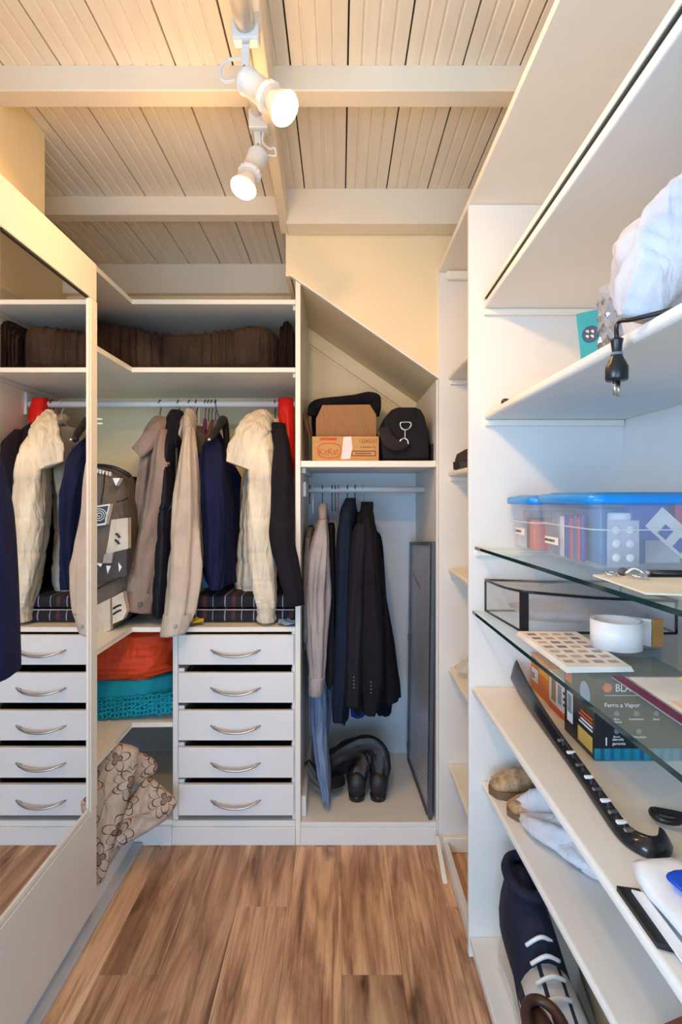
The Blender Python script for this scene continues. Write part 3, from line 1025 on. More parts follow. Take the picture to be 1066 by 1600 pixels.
def spot(label, top, d, arm_end, s=1.0, loop=1, spill=1.0, cone=179, power=1.0, blend=0.15):
    t0 = thing('spot_lamp', label, 'lamp', tuple(top), 'spot lamps on the ceiling tube')
    d = Vector(d).normalized()
    top = Vector(top); arm_end = Vector(arm_end)
    ax = (arm_end - top)
    # flat arm
    sx = Vector((1, 0, 0)); sy = Vector((0, 1, 0))
    bm = hexa([arm_end - sx * 0.008 - sy * 0.003, arm_end + sx * 0.008 - sy * 0.003, arm_end + sx * 0.008 + sy * 0.003, arm_end - sx * 0.008 + sy * 0.003,
               top - sx * 0.008 - sy * 0.003, top + sx * 0.008 - sy * 0.003, top + sx * 0.008 + sy * 0.003, top - sx * 0.008 + sy * 0.003], bev=0.001)
    obj('arm', bm, M['lamp_white'], t0)
    bm = bmesh.new()
    lathe([(0, 0.004), (0.003, 0.0035)], arm_end + Vector((0, -0.006, 0.012)), (0, -1, 0), nseg=12, bm=bm)
    obj('screw', bm, M['steel'], t0, smooth=True)
    b0 = arm_end + d * 0.004 + Vector((0, 0.004, -0.006))
    prof = [(-0.012, 0.014), (-0.010, 0.022), (0.002, 0.0275), (0.006, 0.0275), (0.007, 0.0255), (0.066 * s, 0.0255), (0.067 * s, 0.0275), (0.074 * s, 0.0275), (0.075 * s, 0.024)]
    h = obj('socket', lathe(prof, b0, d), M['lamp_white'], t0, smooth=True)
    # toothed collar ring
    obj('collar_ring', lathe([(0.0655 * s, 0.029), (0.068 * s, 0.0305), (0.076 * s, 0.0305), (0.078 * s, 0.028)], b0, d, nseg=48, mod=lambda th, t: 1 + 0.02 * math.copysign(1, math.sin(14 * th))), M['lamp_white'], h)
    bs = b0 + d * (0.075 * s)
    blb = obj('bulb', lathe([(0.0, 0.017), (0.012, 0.020), (0.030, 0.029), (0.042, 0.0335), (0.046, 0.034)], bs, d, cap1=False), M['bulb_side'], t0, smooth=True)
    obj('bulb_face', lathe([(0.0462, 0.0335), (0.052, 0.031), (0.057, 0.024), (0.060, 0.013), (0.061, 0.001)], bs, d), M['bulb'], blb, smooth=True, label='glowing frosted bulb front')
    side = Vector((-1, 0, 0)) if loop > 0 else Vector((1, 0, 0))
    pts = [top.lerp(arm_end, 0.45) + side * 0.006, top.lerp(arm_end, 0.5) + side * 0.035, top.lerp(arm_end, 0.8) + side * 0.052,
           arm_end + side * 0.045 + Vector((0, 0, -0.012)), b0 - d * 0.006 + side * 0.012]
    if loop < 0:
        pts = [top + side * 0.016, top.lerp(arm_end, 0.55) + side * 0.012, top.lerp(arm_end, 0.9) + side * 0.03,
               arm_end + side * 0.042 + Vector((0, 0, 0.008)), arm_end + side * 0.045 + Vector((0, 0, -0.012)), b0 + side * 0.022]
    obj('cable', tube(pts, 0.0034), M['lamp_white'], t0, smooth=True)
    l = bpy.data.lights.new('spot_glow', 'SPOT')
    l.energy = LAMP_POWER * power; l.color = LAMP_COLOR; l.shadow_soft_size = 0.03
    l.spot_size = math.radians(cone); l.spot_blend = blend
    lob = bpy.data.objects.new('spot_glow', l)
    C.objects.link(lob)
    lob.parent = t0
    lob.location = bs + d * 0.075 - Vector(top)
    lob.rotation_euler = Vector((0, 0, -1)).rotation_difference(d).to_euler()
    l2 = bpy.data.lights.new('bulb_spill', 'POINT')
    l2.energy = LAMP_SPILL * spill; l2.color = LAMP_COLOR; l2.shadow_soft_size = 0.04
    lo2 = bpy.data.objects.new('bulb_spill', l2)
    C.objects.link(lo2)
    lo2.parent = t0
    lo2.location = bs + d * 0.115 - Vector(top)
    return t0


A1 = P(384, 70, 1.15)
spot('white spot lamp nearer the camera, aimed to the right below the tube end', A1, (0.66, -0.28, -0.66), P(383, 118, 1.15), 1.0, 1, 0.12, 179, 0.7)
A2 = P(402, 206, 1.46)
obj('mount', box(A2.x - 0.02, A2.x + 0.03, 1.44, 1.475, A2.z - 0.002, A2.z + 0.05, 0.004, 2), M['lamp_white'], tl)
spot('white spot lamp farther back, aimed downward to the left', A2, (-0.26, -0.35, -0.90), P(404, 236, 1.46), 1.0, -1, 1.15, 179, 1.4)
A3 = Vector((-0.205, 0.30, 2.24))  # unseen third lamp, added to brighten the upper wall and far wardrobe
spot('unseen white spot lamp added to light the far wardrobe', A3, (0.12, 0.95, -0.52), A3 + Vector((0, 0, -0.075)), 1.0, 1, 0.05, 76, 3.6, 0.6)

# ------------------------------------------------------------------ clothes
def hanger(label, px, rz, mat, top_pad=0.0, Y=ROD_Y, arm=0.0, drop=0.05, lean=0.0, group=None, yaw=0.0):
    """hook round the rod, neck and two sloping arms along the depth"""
    x = P(px, 0, Y).x
    t0 = thing('clothes_hanger', label, 'hanger', (x, Y, rz), group)
    pts = []
    for k in range(8):
        a = math.radians(-20 + k * 32)
        pts.append((x, Y + 0.0185 * math.cos(a), rz + 0.0185 * math.sin(a)))
    pts = pts[:7]
    pts = [(x, Y + 0.0, rz - 0.032 - drop), (x, Y + 0.002, rz - 0.036), (x, Y + 0.017, rz - 0.012)] + [p for p in pts[1:]]
    bm = tube(pts, 0.0022, nseg=7, per=3)
    if arm <= 0:
        bm2 = bm
        return obj('hook', bm2, mat, t0, smooth=True) and t0
    obj('hook', bm, mat, t0, smooth=True)
    c, s = math.cos(yaw), math.sin(yaw)
    zt = rz - 0.034 - drop
    pts = [(x + s * arm, Y - c * arm, zt - arm * 0.42), (x + s * arm * 0.5, Y - c * arm * 0.5, zt - arm * 0.17), (x, Y, zt),
           (x - s * arm * 0.5, Y + c * arm * 0.5, zt - arm * 0.17), (x - s * arm, Y + c * arm, zt - arm * 0.42)]
    obj('shoulder_bar', limb([Vector(p) for p in pts], 0.006, nseg=10, per=3, flat=1.5, up=Vector((0, 0, 1))), mat, t0, smooth=True)
    return t0


def fabric_body(t0, rows, mat, seed, amp=0.10, name='body', hz=0.0, cap0=False, nrow=40, nseg=72, power=2.2, ks=(5, 8, 11, 15), grow=0.7, hn=8, cap1=True, base=0.3, label=None):
    bm = loft_px(rows, Fold(seed, amp, ks=ks, hz=hz, grow=grow, hn=hn, base=base), nseg=nseg, nrow=nrow, power=power, cap0=cap0, cap1=cap1)
    return obj(name, bm, mat, t0, smooth=True, label=label)


def sleeve(t0, rows, mat, seed, amp=0.16, hz=0.03, dy2=None, nrow=44, hn=6, seam=None, ks=(3, 5, 7), tilt=0.0):
    f = Fold(seed, amp, ks=ks, hz=hz, grow=0.5, hn=hn)
    s_ = obj('sleeve', loft_px(rows, f, nseg=56, nrow=nrow, seam=seam, tilt=tilt), mat, t0, smooth=True)
    return s_


HW = {'purple': plain('purple_plastic', srgb(84, 40, 110), rough=0.35), 'dark': plain('dark_plastic', srgb(34, 30, 34), rough=0.35),
      'white': plain('hanger_white', srgb(236, 232, 226), rough=0.35), 'red': plain('dark_red_plastic', srgb(130, 24, 34), rough=0.35),
      'blue': plain('blue_plastic', srgb(40, 50, 110), rough=0.35), 'clear': clear('clear_plastic', srgb(220, 222, 228), alpha=0.5),
      'plum': plain('plum_plastic', srgb(96, 32, 74), rough=0.35), 'brown': plain('brown_wood', srgb(110, 62, 34), rough=0.5),
      'wire': plain('wire_metal', srgb(90, 88, 92), rough=0.3, metal=0.9), 'rose': plain('rose_plastic', srgb(186, 96, 96), rough=0.4)}
CL = 'clothes hanging in the corner wardrobe'
CR = 'clothes hanging in the hanging bay'

# --- left bay
hanger('purple hanger hook at the collar of the taupe jacket', 250, rod_z, HW['purple'], arm=0.12)
t0 = thing('jacket', 'taupe brown jacket with drooping collar and buttoned cuff, leftmost on the rod', 'jacket', tuple(P(252, 655, ROD_Y)), CL)
fabric_body(t0, [(652, 244, 260, 2.36, 0.05), (662, 240, 264, 2.36, 0.10), (690, 236, 263, 2.36, 0.17), (740, 232, 259, 2.36, 0.17), (800, 226, 254, 2.36, 0.17), (860, 222, 252, 2.36, 0.17), (930, 222, 249, 2.36, 0.17)], FB['taupe'], 11)
sl1 = sleeve(t0, [(672, 250, 268, 2.20, 0.045), (700, 243, 271, 2.165, 0.06), (740, 235, 273, 2.15, 0.062), (800, 223, 265, 2.14, 0.060), (860, 210, 255, 2.13, 0.056), (910, 198, 247, 2.12, 0.052), (948, 187, 239, 2.115, 0.05)], FB['taupe'], 12, amp=0.2, tilt=-0.014)
obj('collar', limb([P(262, 656, 2.24), P(248, 668, 2.20), P(232, 690, 2.17), P(214, 708, 2.16)], [0.018, 0.03, 0.034, 0.030], Fold(3, 0.1, ks=(2, 3)), flat=0.55, nseg=20), FB['taupe'], t0, smooth=True)
obj('cuff', loft_px([(925, 193, 244, 2.12, 0.055), (952, 186, 238, 2.115, 0.054)], Fold(5, 0.05, ks=(3, 5)), nseg=28, nrow=6, cap0=False, tilt=-0.014), FB['taupe'], sl1, smooth=True)
obj('button', lathe([(0, 0.009), (0.003, 0.008), (0.0035, 0.003)], P(219, 945, 2.058), (0.1, -1, 0), nseg=14), FB['grey'], sl1, smooth=True, label='dark grey cuff button')

hanger('dark hanger hook above the black quilted vest', 279, rod_z, HW['dark'], arm=0.10)
t0 = thing('vest', 'black glossy quilted vest hanging between taupe jacket and beige coat', 'vest', tuple(P(279, 640, ROD_Y)), CL)
qseam = lambda v: 1 + 0.05 * abs(math.sin(v * 3.1416 * 9)) ** 0.5 - 0.03
bm = loft_px([(650, 276, 287, 2.32, 0.05), (662, 272, 288, 2.30, 0.11), (700, 265, 286, 2.24, 0.13), (780, 259, 286, 2.215, 0.135), (800, 253, 286, 2.215, 0.135), (860, 249, 284, 2.215, 0.135), (920, 247, 280, 2.215, 0.135), (956, 246, 277, 2.215, 0.13)], Fold(31, 0.08, ks=(5, 8)), nseg=40, nrow=54, cap0=False, seam=qseam)
obj('body', bm, FB['quilt_black'], t0, smooth=True)
obj('collar', loft_px([(642, 268, 286, 2.30, 0.05), (655, 262, 286, 2.27, 0.07), (690, 262, 285, 2.22, 0.075), (720, 264, 282, 2.20, 0.05)], Fold(32, 0.12, ks=(3, 5), hz=0.05), nseg=28, nrow=14), FB['quilt_black'], t0, smooth=True)
obj('zip_edge', limb([P(276, 700, 2.13), P(275, 760, 2.11), P(268, 790, 2.105), P(256, 802, 2.105)], 0.006, nseg=8), FB['leather'], t0, smooth=True)

hanger('dark red hanger hook beside the beige coat collar', 296, rod_z, HW['red'], arm=0.0, drop=0.02)
t0 = thing('coat', 'long beige cotton coat whose sleeve hangs over the shelf edge', 'coat', tuple(P(296, 645, ROD_Y)), CL)
fabric_body(t0, [(648, 291, 303, 2.34, 0.05), (662, 288, 306, 2.34, 0.11), (700, 286, 300, 2.35, 0.17), (780, 285, 301, 2.35, 0.17), (860, 283, 301, 2.35, 0.17), (950, 280, 300, 2.35, 0.17)], FB['beige'], 41)
sl2 = sleeve(t0, [(668, 290, 304, 2.17, 0.04), (700, 286, 306, 2.13, 0.055), (760, 279, 309, 2.10, 0.06), (830, 270, 311, 2.08, 0.06), (890, 264, 309, 2.045, 0.05), (950, 256, 303, 2.018, 0.045), (990, 251, 290, 2.012, 0.040)], FB['beige'], 42, amp=0.26, tilt=0.006)
obj('cuff', loft_px([(958, 255, 302, 2.017, 0.046), (991, 250, 291, 2.011, 0.042)], Fold(6, 0.06, ks=(3, 5)), nseg=28, nrow=6, cap0=False, tilt=0.006), FB['beige'], sl2, smooth=True)
obj('collar', loft_px([(640, 292, 304, 2.30, 0.04), (655, 288, 306, 2.25, 0.06), (685, 287, 304, 2.19, 0.05), (705, 290, 300, 2.16, 0.03)], Fold(43, 0.12, ks=(3, 5)), nseg=24, nrow=12), FB['beige'], t0, smooth=True)
obj('button', lathe([(0, 0.007), (0.003, 0.006), (0.0035, 0.002)], P(274, 979, 1.969), (0, -1, 0.1), nseg=14), FB['palegrey'], sl2, smooth=True)

hanger('white hanger arm sloping in front of the patterned shirt', 311, rod_z, HW['white'], arm=0.16, yaw=-0.25)
hanger('dark hanger hook just left of the white hanger', 307, rod_z, HW['dark'], drop=0.03)
t0 = thing('shirt', 'dark olive patterned shirt behind the white hanger', 'shirt', tuple(P(314, 690, ROD_Y)), CL)
fabric_body(t0, [(676, 304, 316, 2.38, 0.05), (690, 303, 315, 2.38, 0.12), (715, 303, 314, 2.38, 0.17), (800, 303, 313, 2.38, 0.17), (900, 303, 313, 2.38, 0.17)], FB['olive'], 51, amp=0.16)
obj('collar', loft_px([(668, 303, 322, 2.32, 0.05), (684, 302, 328, 2.28, 0.06), (712, 304, 328, 2.24, 0.05)], Fold(52, 0.14, ks=(3, 5)), nseg=24, nrow=10), FB['olive'], t0, smooth=True)
t0 = thing('jacket', 'dull grey jacket sleeve showing just left of the navy cloth', 'jacket', tuple(P(318, 690, ROD_Y)), CL)
sleeve(t0, [(700, 317, 328, 2.22, 0.03), (740, 314, 330, 2.20, 0.04), (820, 311, 326, 2.19, 0.045), (870, 310, 324, 2.18, 0.045), (885, 311, 322, 2.18, 0.04)], FB['grey'], 53)

for px, mk, lab in ((321, 'plum', 'plum hanger hook, first of the close hooks over the navy jacket'), (326, 'dark', 'dark hanger hook, second of the close hooks over the navy jacket'),
                    (331, 'wire', 'thin wire hanger hook, third of the close hooks over the navy jacket'), (337, 'blue', 'dark blue hanger hook, last of the close hooks over the navy jacket')):
    hanger(lab, px, rod_z, HW[mk], drop=0.04, arm=0.0)
t0 = thing('jacket', 'navy blue jacket draped beneath the black hanger loop', 'jacket', tuple(P(335, 690, ROD_Y)), CL)
fabric_body(t0, [(672, 328, 342, 2.33, 0.04), (690, 322, 347, 2.32, 0.09), (715, 318, 354, 2.31, 0.15), (760, 314, 365, 2.30, 0.17), (830, 314, 368, 2.30, 0.17), (890, 322, 370, 2.30, 0.17), (908, 330, 371, 2.30, 0.17)], FB['navy'], 61, amp=0.3)
sleeve(t0, [(684, 326, 340, 2.22, 0.03), (715, 320, 348, 2.16, 0.05), (770, 319, 352, 2.13, 0.055), (830, 320, 352, 2.12, 0.05), (885, 323, 352, 2.115, 0.045), (920, 326, 349, 2.11, 0.042)], FB['navy'], 62, amp=0.3)
t0 = thing('padded_hanger', 'black padded hanger with open loop above the navy jacket', 'hanger', tuple(P(342, 700, 2.25)))
obj('arm', limb([P(325, 688, 2.10), P(332, 680, 2.13), P(342, 666, 2.2), P(348, 655, 2.26), P(352, 664, 2.31), P(354, 690, 2.34), P(351, 718, 2.36)], [0.010, 0.013, 0.015, 0.016, 0.015, 0.013, 0.011], nseg=16), HW['dark'], t0, smooth=True)
obj('tip', lathe([(0, 0.004), (0.004, 0.007), (0.008, 0.004)], P(327, 687, 2.085), (0, -1, 0), nseg=12), M['chrome'], t0, smooth=True, label='pale metal tip')
obj('hook', tube([P(346, 662, 2.26), P(341, 648, 2.31), P(338, 640, 2.345), P(337, 628, 2.345), P(337, 624, 2.36)], 0.0022, nseg=7), HW['wire'], t0, smooth=True)
t0 = thing('trouser_hanger', 'small brown wooden hanger among the close hooks', 'hanger', tuple(P(330, 660, 2.34)))
obj('bar', limb([P(325, 683, 2.2), P(329, 668, 2.28), P(332, 658, 2.35)], [0.007, 0.009, 0.008], nseg=10), HW['brown'], t0, smooth=True)
obj('clip', limb([P(317, 677, 2.25), P(320, 668, 2.27), P(321, 655, 2.30)], [0.008, 0.009, 0.006], nseg=10), HW['plum'], t0, smooth=True)

# cream puffer jacket
hanger('white hanger hook inside the cream puffer collar', 415, rod_z, HW['white'], arm=0.11, drop=0.04)
t0 = thing('puffer_jacket', 'cream quilted puffer jacket with wide drooping collar', 'jacket', tuple(P(412, 650, ROD_Y)), CL)
pseam = lambda v: 1.0 - 0.045 * sum(math.exp(-((v - q) / 0.012) ** 2) for q in (0.3, 0.42, 0.54, 0.66, 0.78, 0.9))
bm = loft_px([(668, 404, 424, 2.40, 0.05), (682, 398, 427, 2.42, 0.12), (710, 390, 427, 2.42, 0.17), (760, 380, 427, 2.42, 0.17), (830, 374, 427, 2.42, 0.17), (890, 370, 427, 2.42, 0.17), (935, 368, 426, 2.42, 0.17)], Fold(71, 0.12, ks=(5, 8, 13), hz=0.012), nseg=64, nrow=150, cap0=False, seam=pseam)
obj('body', bm, FB['cream_nylon'], t0, smooth=True)
bm = loft_px([(672, 405, 426, 2.24, 0.05), (700, 395, 432, 2.19, 0.07), (740, 388, 434, 2.17, 0.078), (800, 385, 434, 2.16, 0.08), (860, 388, 433, 2.15, 0.075), (905, 393, 433, 2.14, 0.07), (935, 398, 433, 2.13, 0.062), (948, 401, 432, 2.125, 0.054)], Fold(72, 0.14, ks=(2, 4, 7), hz=0.02, hn=12), nseg=56, nrow=170, seam=lambda v: 1.0 - 0.05 * sum(math.exp(-((v - q) / 0.011) ** 2) for q in (0.18, 0.32, 0.45, 0.577, 0.714, 0.86)))
psl = obj('sleeve', bm, FB['cream_nylon'], t0, smooth=True)
obj('cuff', loft_px([(930, 400, 433, 2.13, 0.06), (942, 402, 432, 2.125, 0.056), (957, 402, 431, 2.125, 0.055), (970, 403, 431, 2.125, 0.052)], Fold(73, 0.06, ks=(3, 6, 9), hz=0.05, hn=3), nseg=32, nrow=14), FB['cream_nylon'], psl, smooth=True)
obj('collar', limb([P(424, 662, 2.30), P(412, 658, 2.24), P(396, 672, 2.18), P(384, 698, 2.15), P(372, 728, 2.14)], [0.022, 0.046, 0.062, 0.056, 0.045], Fold(74, 0.2, ks=(2, 3, 5), hz=0.05), flat=0.6, nseg=44, per=12), FB['cream_nylon'], t0, smooth=True)
obj('collar', limb([P(420, 652, 2.42), P(430, 664, 2.36), P(431, 690, 2.3)], [0.02, 0.03, 0.02], Fold(75, 0.12, ks=(2, 3)), flat=0.7, nseg=20), FB['cream_nylon'], t0, smooth=True)

hanger('thin dark hanger hook between puffer jacket and red scarf', 430, rod_z, HW['dark'], drop=0.05)
t0 = thing('blazer', 'black blazer whose sleeve hangs in front of the white divider panel', 'jacket', tuple(P(440, 670, ROD_Y)), CL)
fabric_body(t0, [(670, 433, 444, 2.38, 0.05), (684, 432, 446, 2.37, 0.12), (715, 433, 447, 2.37, 0.15), (800, 433, 450, 2.37, 0.15), (900, 433, 452, 2.37, 0.15), (932, 434, 452, 2.37, 0.15)], FB['black'], 81, amp=0.06)
sleeve(t0, [(672, 431, 448, 2.21, 0.04), (700, 428, 454, 2.15, 0.055), (750, 425, 458, 2.10, 0.06), (800, 424, 459, 2.065, 0.055), (840, 421, 461, 2.015, 0.045), (880, 430, 467, 2.005, 0.042), (915, 440, 473, 2.0, 0.042), (944, 445, 476, 1.998, 0.042)], FB['black'], 82, amp=0.09)
obj('collar', loft_px([(662, 424, 446, 2.30, 0.05), (675, 422, 448, 2.26, 0.07), (705, 424, 446, 2.2, 0.06), (730, 427, 440, 2.17, 0.035)], Fold(83, 0.14, ks=(3, 5)), nseg=24, nrow=12), FB['black'], t0, smooth=True)
# red scarf over the rod
t0 = thing('scarf', 'bright red satin scarf looped over the rod beside divider panel', 'scarf', tuple(P(448, 625, ROD_Y)))
obj('cloth', loft_px([(622, 436, 458, 2.36, 0.020), (626, 434, 460, 2.36, 0.032), (650, 435, 460, 2.35, 0.038), (690, 439, 460.5, 2.34, 0.038), (730, 450, 460.5, 2.34, 0.032), (746, 455, 460, 2.34, 0.02)], Fold(91, 0.16, ks=(4, 7, 9)), nseg=36, nrow=22), FB['red'], t0, smooth=True)
# things under the clothes on the counter
mstr = stripe_mat('dark_plaid', [(0.0, srgb(28, 28, 42)), (0.30, srgb(170, 164, 166)), (0.33, srgb(34, 34, 52)), (0.55, srgb(78, 48, 46)), (0.68, srgb(30, 30, 44)), (0.88, srgb(150, 146, 150)), (0.91, srgb(28, 28, 40))], 9.0, axis=0)
bx0, bx1 = P(300, 0, 2.16).x, P(468, 0, 2.20).x
t0 = thing('folded_blanket', 'dark plaid folded blanket lying under the hanging clothes', 'blanket', ((bx0 + bx1) / 2, 2.36, zt_c))
bm = bmesh.new()
for k in range(2):
    z_ = zt_c + 0.002 + k * 0.052
    prism([(2.145 + 0.006 * k, z_ + 0.004), (2.138 + 0.006 * k, z_ + 0.025), (2.150, z_ + 0.050), (2.56, z_ + 0.050), (2.57, z_ + 0.025), (2.56, z_)], 'x', bx0 + 0.01 * k, XP - 0.016 - 0.004 * k, 0.008, 3, bm=bm)
obj('cloth', bm, mstr, t0, smooth=True)
obj('pale_edge', box(bx0 + 0.01, XP - 0.02, 2.136, 2.1375, zt_c + 0.051, zt_c + 0.055), FB['palegrey'], t0, label='pale border of the blanket')
t0 = thing('folded_shirt', 'crumpled light blue and white shirt tucked behind the navy jacket', 'shirt', tuple(P(310, 950, 2.36)))
obj('cloth', loft_px([(872, 308, 330, 2.40, 0.05), (895, 303, 332, 2.40, 0.08), (917, 300, 336, 2.40, 0.08)], Fold(95, 0.2, ks=(3, 5, 7)), nseg=28, nrow=12), FB['light_blue'], t0, smooth=True)
yl = thing('yellow_cloth', 'small yellow cloth corner on the counter edge under blanket', 'cloth', tuple(P(303, 970, 2.10)))
obj('cloth', pillow([P(292, 966, 2.12), P(318, 966, 2.13), P(316, 972, 2.095), P(292, 972, 2.095)], 0.006), plain('yellow_cotton', srgb(226, 190, 60), rough=0.9), yl, smooth=True)
bl = thing('pale_blue_garment', 'pale blue garment corner on counter beside divider panel', 'cloth', tuple(P(452, 970, 2.12)))
obj('cloth', pillow([P(436, 968, 2.135), P(461, 968, 2.135), P(461, 975, 2.09), P(436, 975, 2.09)], 0.006), FB['light_blue'], bl, smooth=True)

# grey patterned backpack
bk = thing('backpack', 'grey and beige backpack with white triangles and spiral badge', 'bag', tuple(P(170, 990, 2.12)))
obj('body', loft_px([(728, 140, 175, 2.2, 0.05), (738, 120, 196, 2.19, 0.10), (760, 108, 207, 2.18, 0.12), (800, 104, 212, 2.17, 0.13), (850, 102, 214, 2.16, 0.13), (900, 101, 214, 2.15, 0.13), (950, 101, 206, 2.14, 0.125), (975, 101, 192, 2.12, 0.115)], Fold(101, 0.03, ks=(3, 5)), nseg=44, nrow=30, power=3.2), FB['bag_grey'], bk, smooth=True)
obj('side_panel', loft_px([(745, 190, 212, 2.30, 0.08), (770, 194, 218, 2.30, 0.11), (850, 196, 221, 2.29, 0.12), (930, 186, 216, 2.28, 0.12), (965, 184, 212, 2.26, 0.11)], Fold(102, 0.04, ks=(3, 5)), nseg=32, nrow=18, power=3), FB['bag_black'], bk, smooth=True)
def flat_poly(pts, th=0.003):
    """thin patch from 3-D points, thickness towards +Y"""
    bm = bmesh.new()
    a_ = [bm.verts.new(p) for p in pts]
    b_ = [bm.verts.new(Vector(p) + Vector((0, th, 0))) for p in pts]
    bm.faces.new(a_); bm.faces.new(b_[::-1])
    n = len(pts)
    for i in range(n):
        bm.faces.new([a_[i], b_[i], b_[(i + 1) % n], a_[(i + 1) % n]])
    return bm
YK = 2.012
def kpoly(pix, mat, name, y=None):
    y = y or YK
    return obj(name, flat_poly([P(px, py, y + 0.001 * i * 0) for i, (px, py) in enumerate(pix)], 0.03), mat, bk)
kpoly([(174, 812), (200, 809), (200, 857), (190, 861), (165, 868), (170, 840)], FB['bag_beige'], 'beige_patch', 2.022)
kpoly([(103, 955), (150, 946), (172, 935), (172, 985), (140, 993), (103, 993)], FB['bag_beige'], 'beige_patch')
kpoly([(175, 934), (192, 925), (198, 955), (192, 968), (176, 975)], FB['bag_beige'], 'beige_patch', 2.016)
kpoly([(160, 874), (180, 862), (198, 858), (198, 900), (150, 914), (150, 905)], FB['bag_dark'], 'dark_patch', 2.018)
kpoly([(176, 747), (188, 747), (181, 759)], M['white_plastic'], 'white_triangle', 2.028)
kpoly([(166, 884), (173, 884), (168, 897)], M['white_plastic'], 'white_triangle', 2.012)
kpoly([(185, 879), (190, 886), (186, 894)], M['white_plastic'], 'white_triangle', 2.014)
kpoly([(150, 880), (160, 881), (157, 886)], M['white_plastic'], 'white_triangle', 2.010)
kpoly([(163, 866), (176, 864), (174, 880), (160, 880)], FB['palegrey'], 'care_label', 2.006)
bd = kpoly([(143, 792), (172, 787), (165, 820), (143, 823)], M['white_plastic'], 'spiral_badge', 2.012)
obj('badge_field', flat_poly([P(144, 794, 2.009), P(169, 790, 2.009), P(163, 817, 2.009), P(144, 820, 2.009)], 0.0025), M['black_plastic'], bd)
pts = []
for k in range(40):
    a = k * 0.5
    r_ = 1.2 + k * 0.27
    pts.append(P(155 + r_ * math.cos(a), 805 + r_ * 0.95 * math.sin(a), 2.0075))
obj('spiral', tube(pts, 0.0016, nseg=6, per=2), M['white_plastic'], bd, smooth=True)
for (xa_, ya_, xb_, yb_) in ((181, 834, 187, 840), (180, 844, 186, 850), (163, 951, 170, 955), (177, 951, 190, 945), (177, 960, 190, 953)):
    obj('dark_stripe', tube([P(xa_, ya_, 2.018), P((xa_ + xb_) / 2, (ya_ + yb_) / 2 - 1, 2.016), P(xb_, yb_, 2.018)], 0.004, nseg=8), M['black_plastic'], bk, smooth=True)
obj('seam_line', tube([P(164, 738, 2.06), P(162, 760, 2.035), P(158, 787, 2.025)], 0.0028, nseg=6), M['black_plastic'], bk, smooth=True)
obj('seam_line', tube([P(182, 784, 2.03), P(192, 782, 2.035), P(200, 778, 2.06)], 0.0028, nseg=6), M['black_plastic'], bk, smooth=True)
obj('seam_line', tube([P(150, 921, 2.012), P(165, 913, 2.010), P(190, 902, 2.012)], 0.0028, nseg=6), M['black_plastic'], bk, smooth=True)
for k in range(5):
    obj('stitch', box(*(lambda p: (p.x - 0.003, p.x + 0.003, p.y - 0.004, p.y + 0.01, p.z - 0.012, p.z + 0.004))(P(152 + 5 * k, 734 + 1.2 * k, 2.066 + 0.004 * k)), 0.001), M['white_plastic'], bk)
obj('top_rim', tube([P(146, 727, 2.10), P(165, 728, 2.09), P(185, 733, 2.09), P(204, 745, 2.11)], 0.007, nseg=8), M['black_plastic'], bk, smooth=True)

# brown velvet cushion roll on the upper shelf, sagging in its middle
cu = thing('cushion_roll', 'long dark brown velvet cushion sagging along the upper shelf', 'cushion', tuple(P(300, 560, 2.38)))
z0 = zt_2 + 0.0015
def cush(xa_, xb_, tops, y0, y1, seed, name='cushion_body'):
    r = random.Random(seed)
    n = 220
    rings = []
    for j in range(n + 1):
        u = j / n
        x_ = xa_ + (xb_ - xa_) * u
        h = cr(tops, u * (len(tops) - 1))
        e = min(1, min(u, 1 - u) * 16) ** 0.5
        wv_ = 0.012 * (1 - abs(math.sin(u * 70 + 3 * math.sin(u * 23)))) ** 2 + 0.008 * (1 - abs(math.sin(u * 37 + seed))) ** 2 - 0.006
        ring = []
        m_ = 28
        for i in range(m_):
            th = 2 * math.pi * i / m_
            c_, s_ = math.cos(th), math.sin(th)
            cy = math.copysign(abs(c_) ** 0.28, c_); sz = math.copysign(abs(s_) ** 0.28, s_)
            ring.append(Vector((x_, (y0 + y1) / 2 + (y1 - y0) / 2 * cy * (0.55 + 0.45 * e) - (wv_ if c_ < 0 else 0), z0 + h * 0.5 * (0.9 + 0.1 * e) + h * 0.5 * sz * (0.75 + 0.25 * e) + (wv_ * 0.5 if s_ > 0 else 0))))
        lowest = min(p.z for p in ring)
        rings.append([Vector((p.x, p.y, p.z - lowest + z0)) for p in ring])
    return obj(name, rings_to_bm(rings), FB['brown_fur'], cu, smooth=True)
cush(-1.40, XP - 0.085, [0.215, 0.228, 0.225, 0.212, 0.180, 0.150, 0.155, 0.175, 0.195], 2.13, 2.58, 2)
cush(XP - 0.080, XP - 0.024, [0.17, 0.20, 0.18], 2.14, 2.5, 5, 'cushion_end')

# --- right bay clothes
def gar(name, label, cat, px_h, mat, rows, seed, srows=None, amp=0.1, collar=None, samp=0.18):
    t0 = thing(name, label, cat, tuple(P(px_h, rows[0][0], ROD_Y)), CR)
    fabric_body(t0, rows, mat, seed, amp=amp * 1.5)
    if srows:
        sleeve(t0, srows, mat, seed + 1, amp=samp)
    if collar:
        obj('collar', loft_px(collar, Fold(seed + 2, 0.12, ks=(3, 5)), nseg=24, nrow=10), mat, t0, smooth=True)
    return t0


def yrow(rows, Y):
    return [(a, b, c, Y, d) for a, b, c, d in rows]


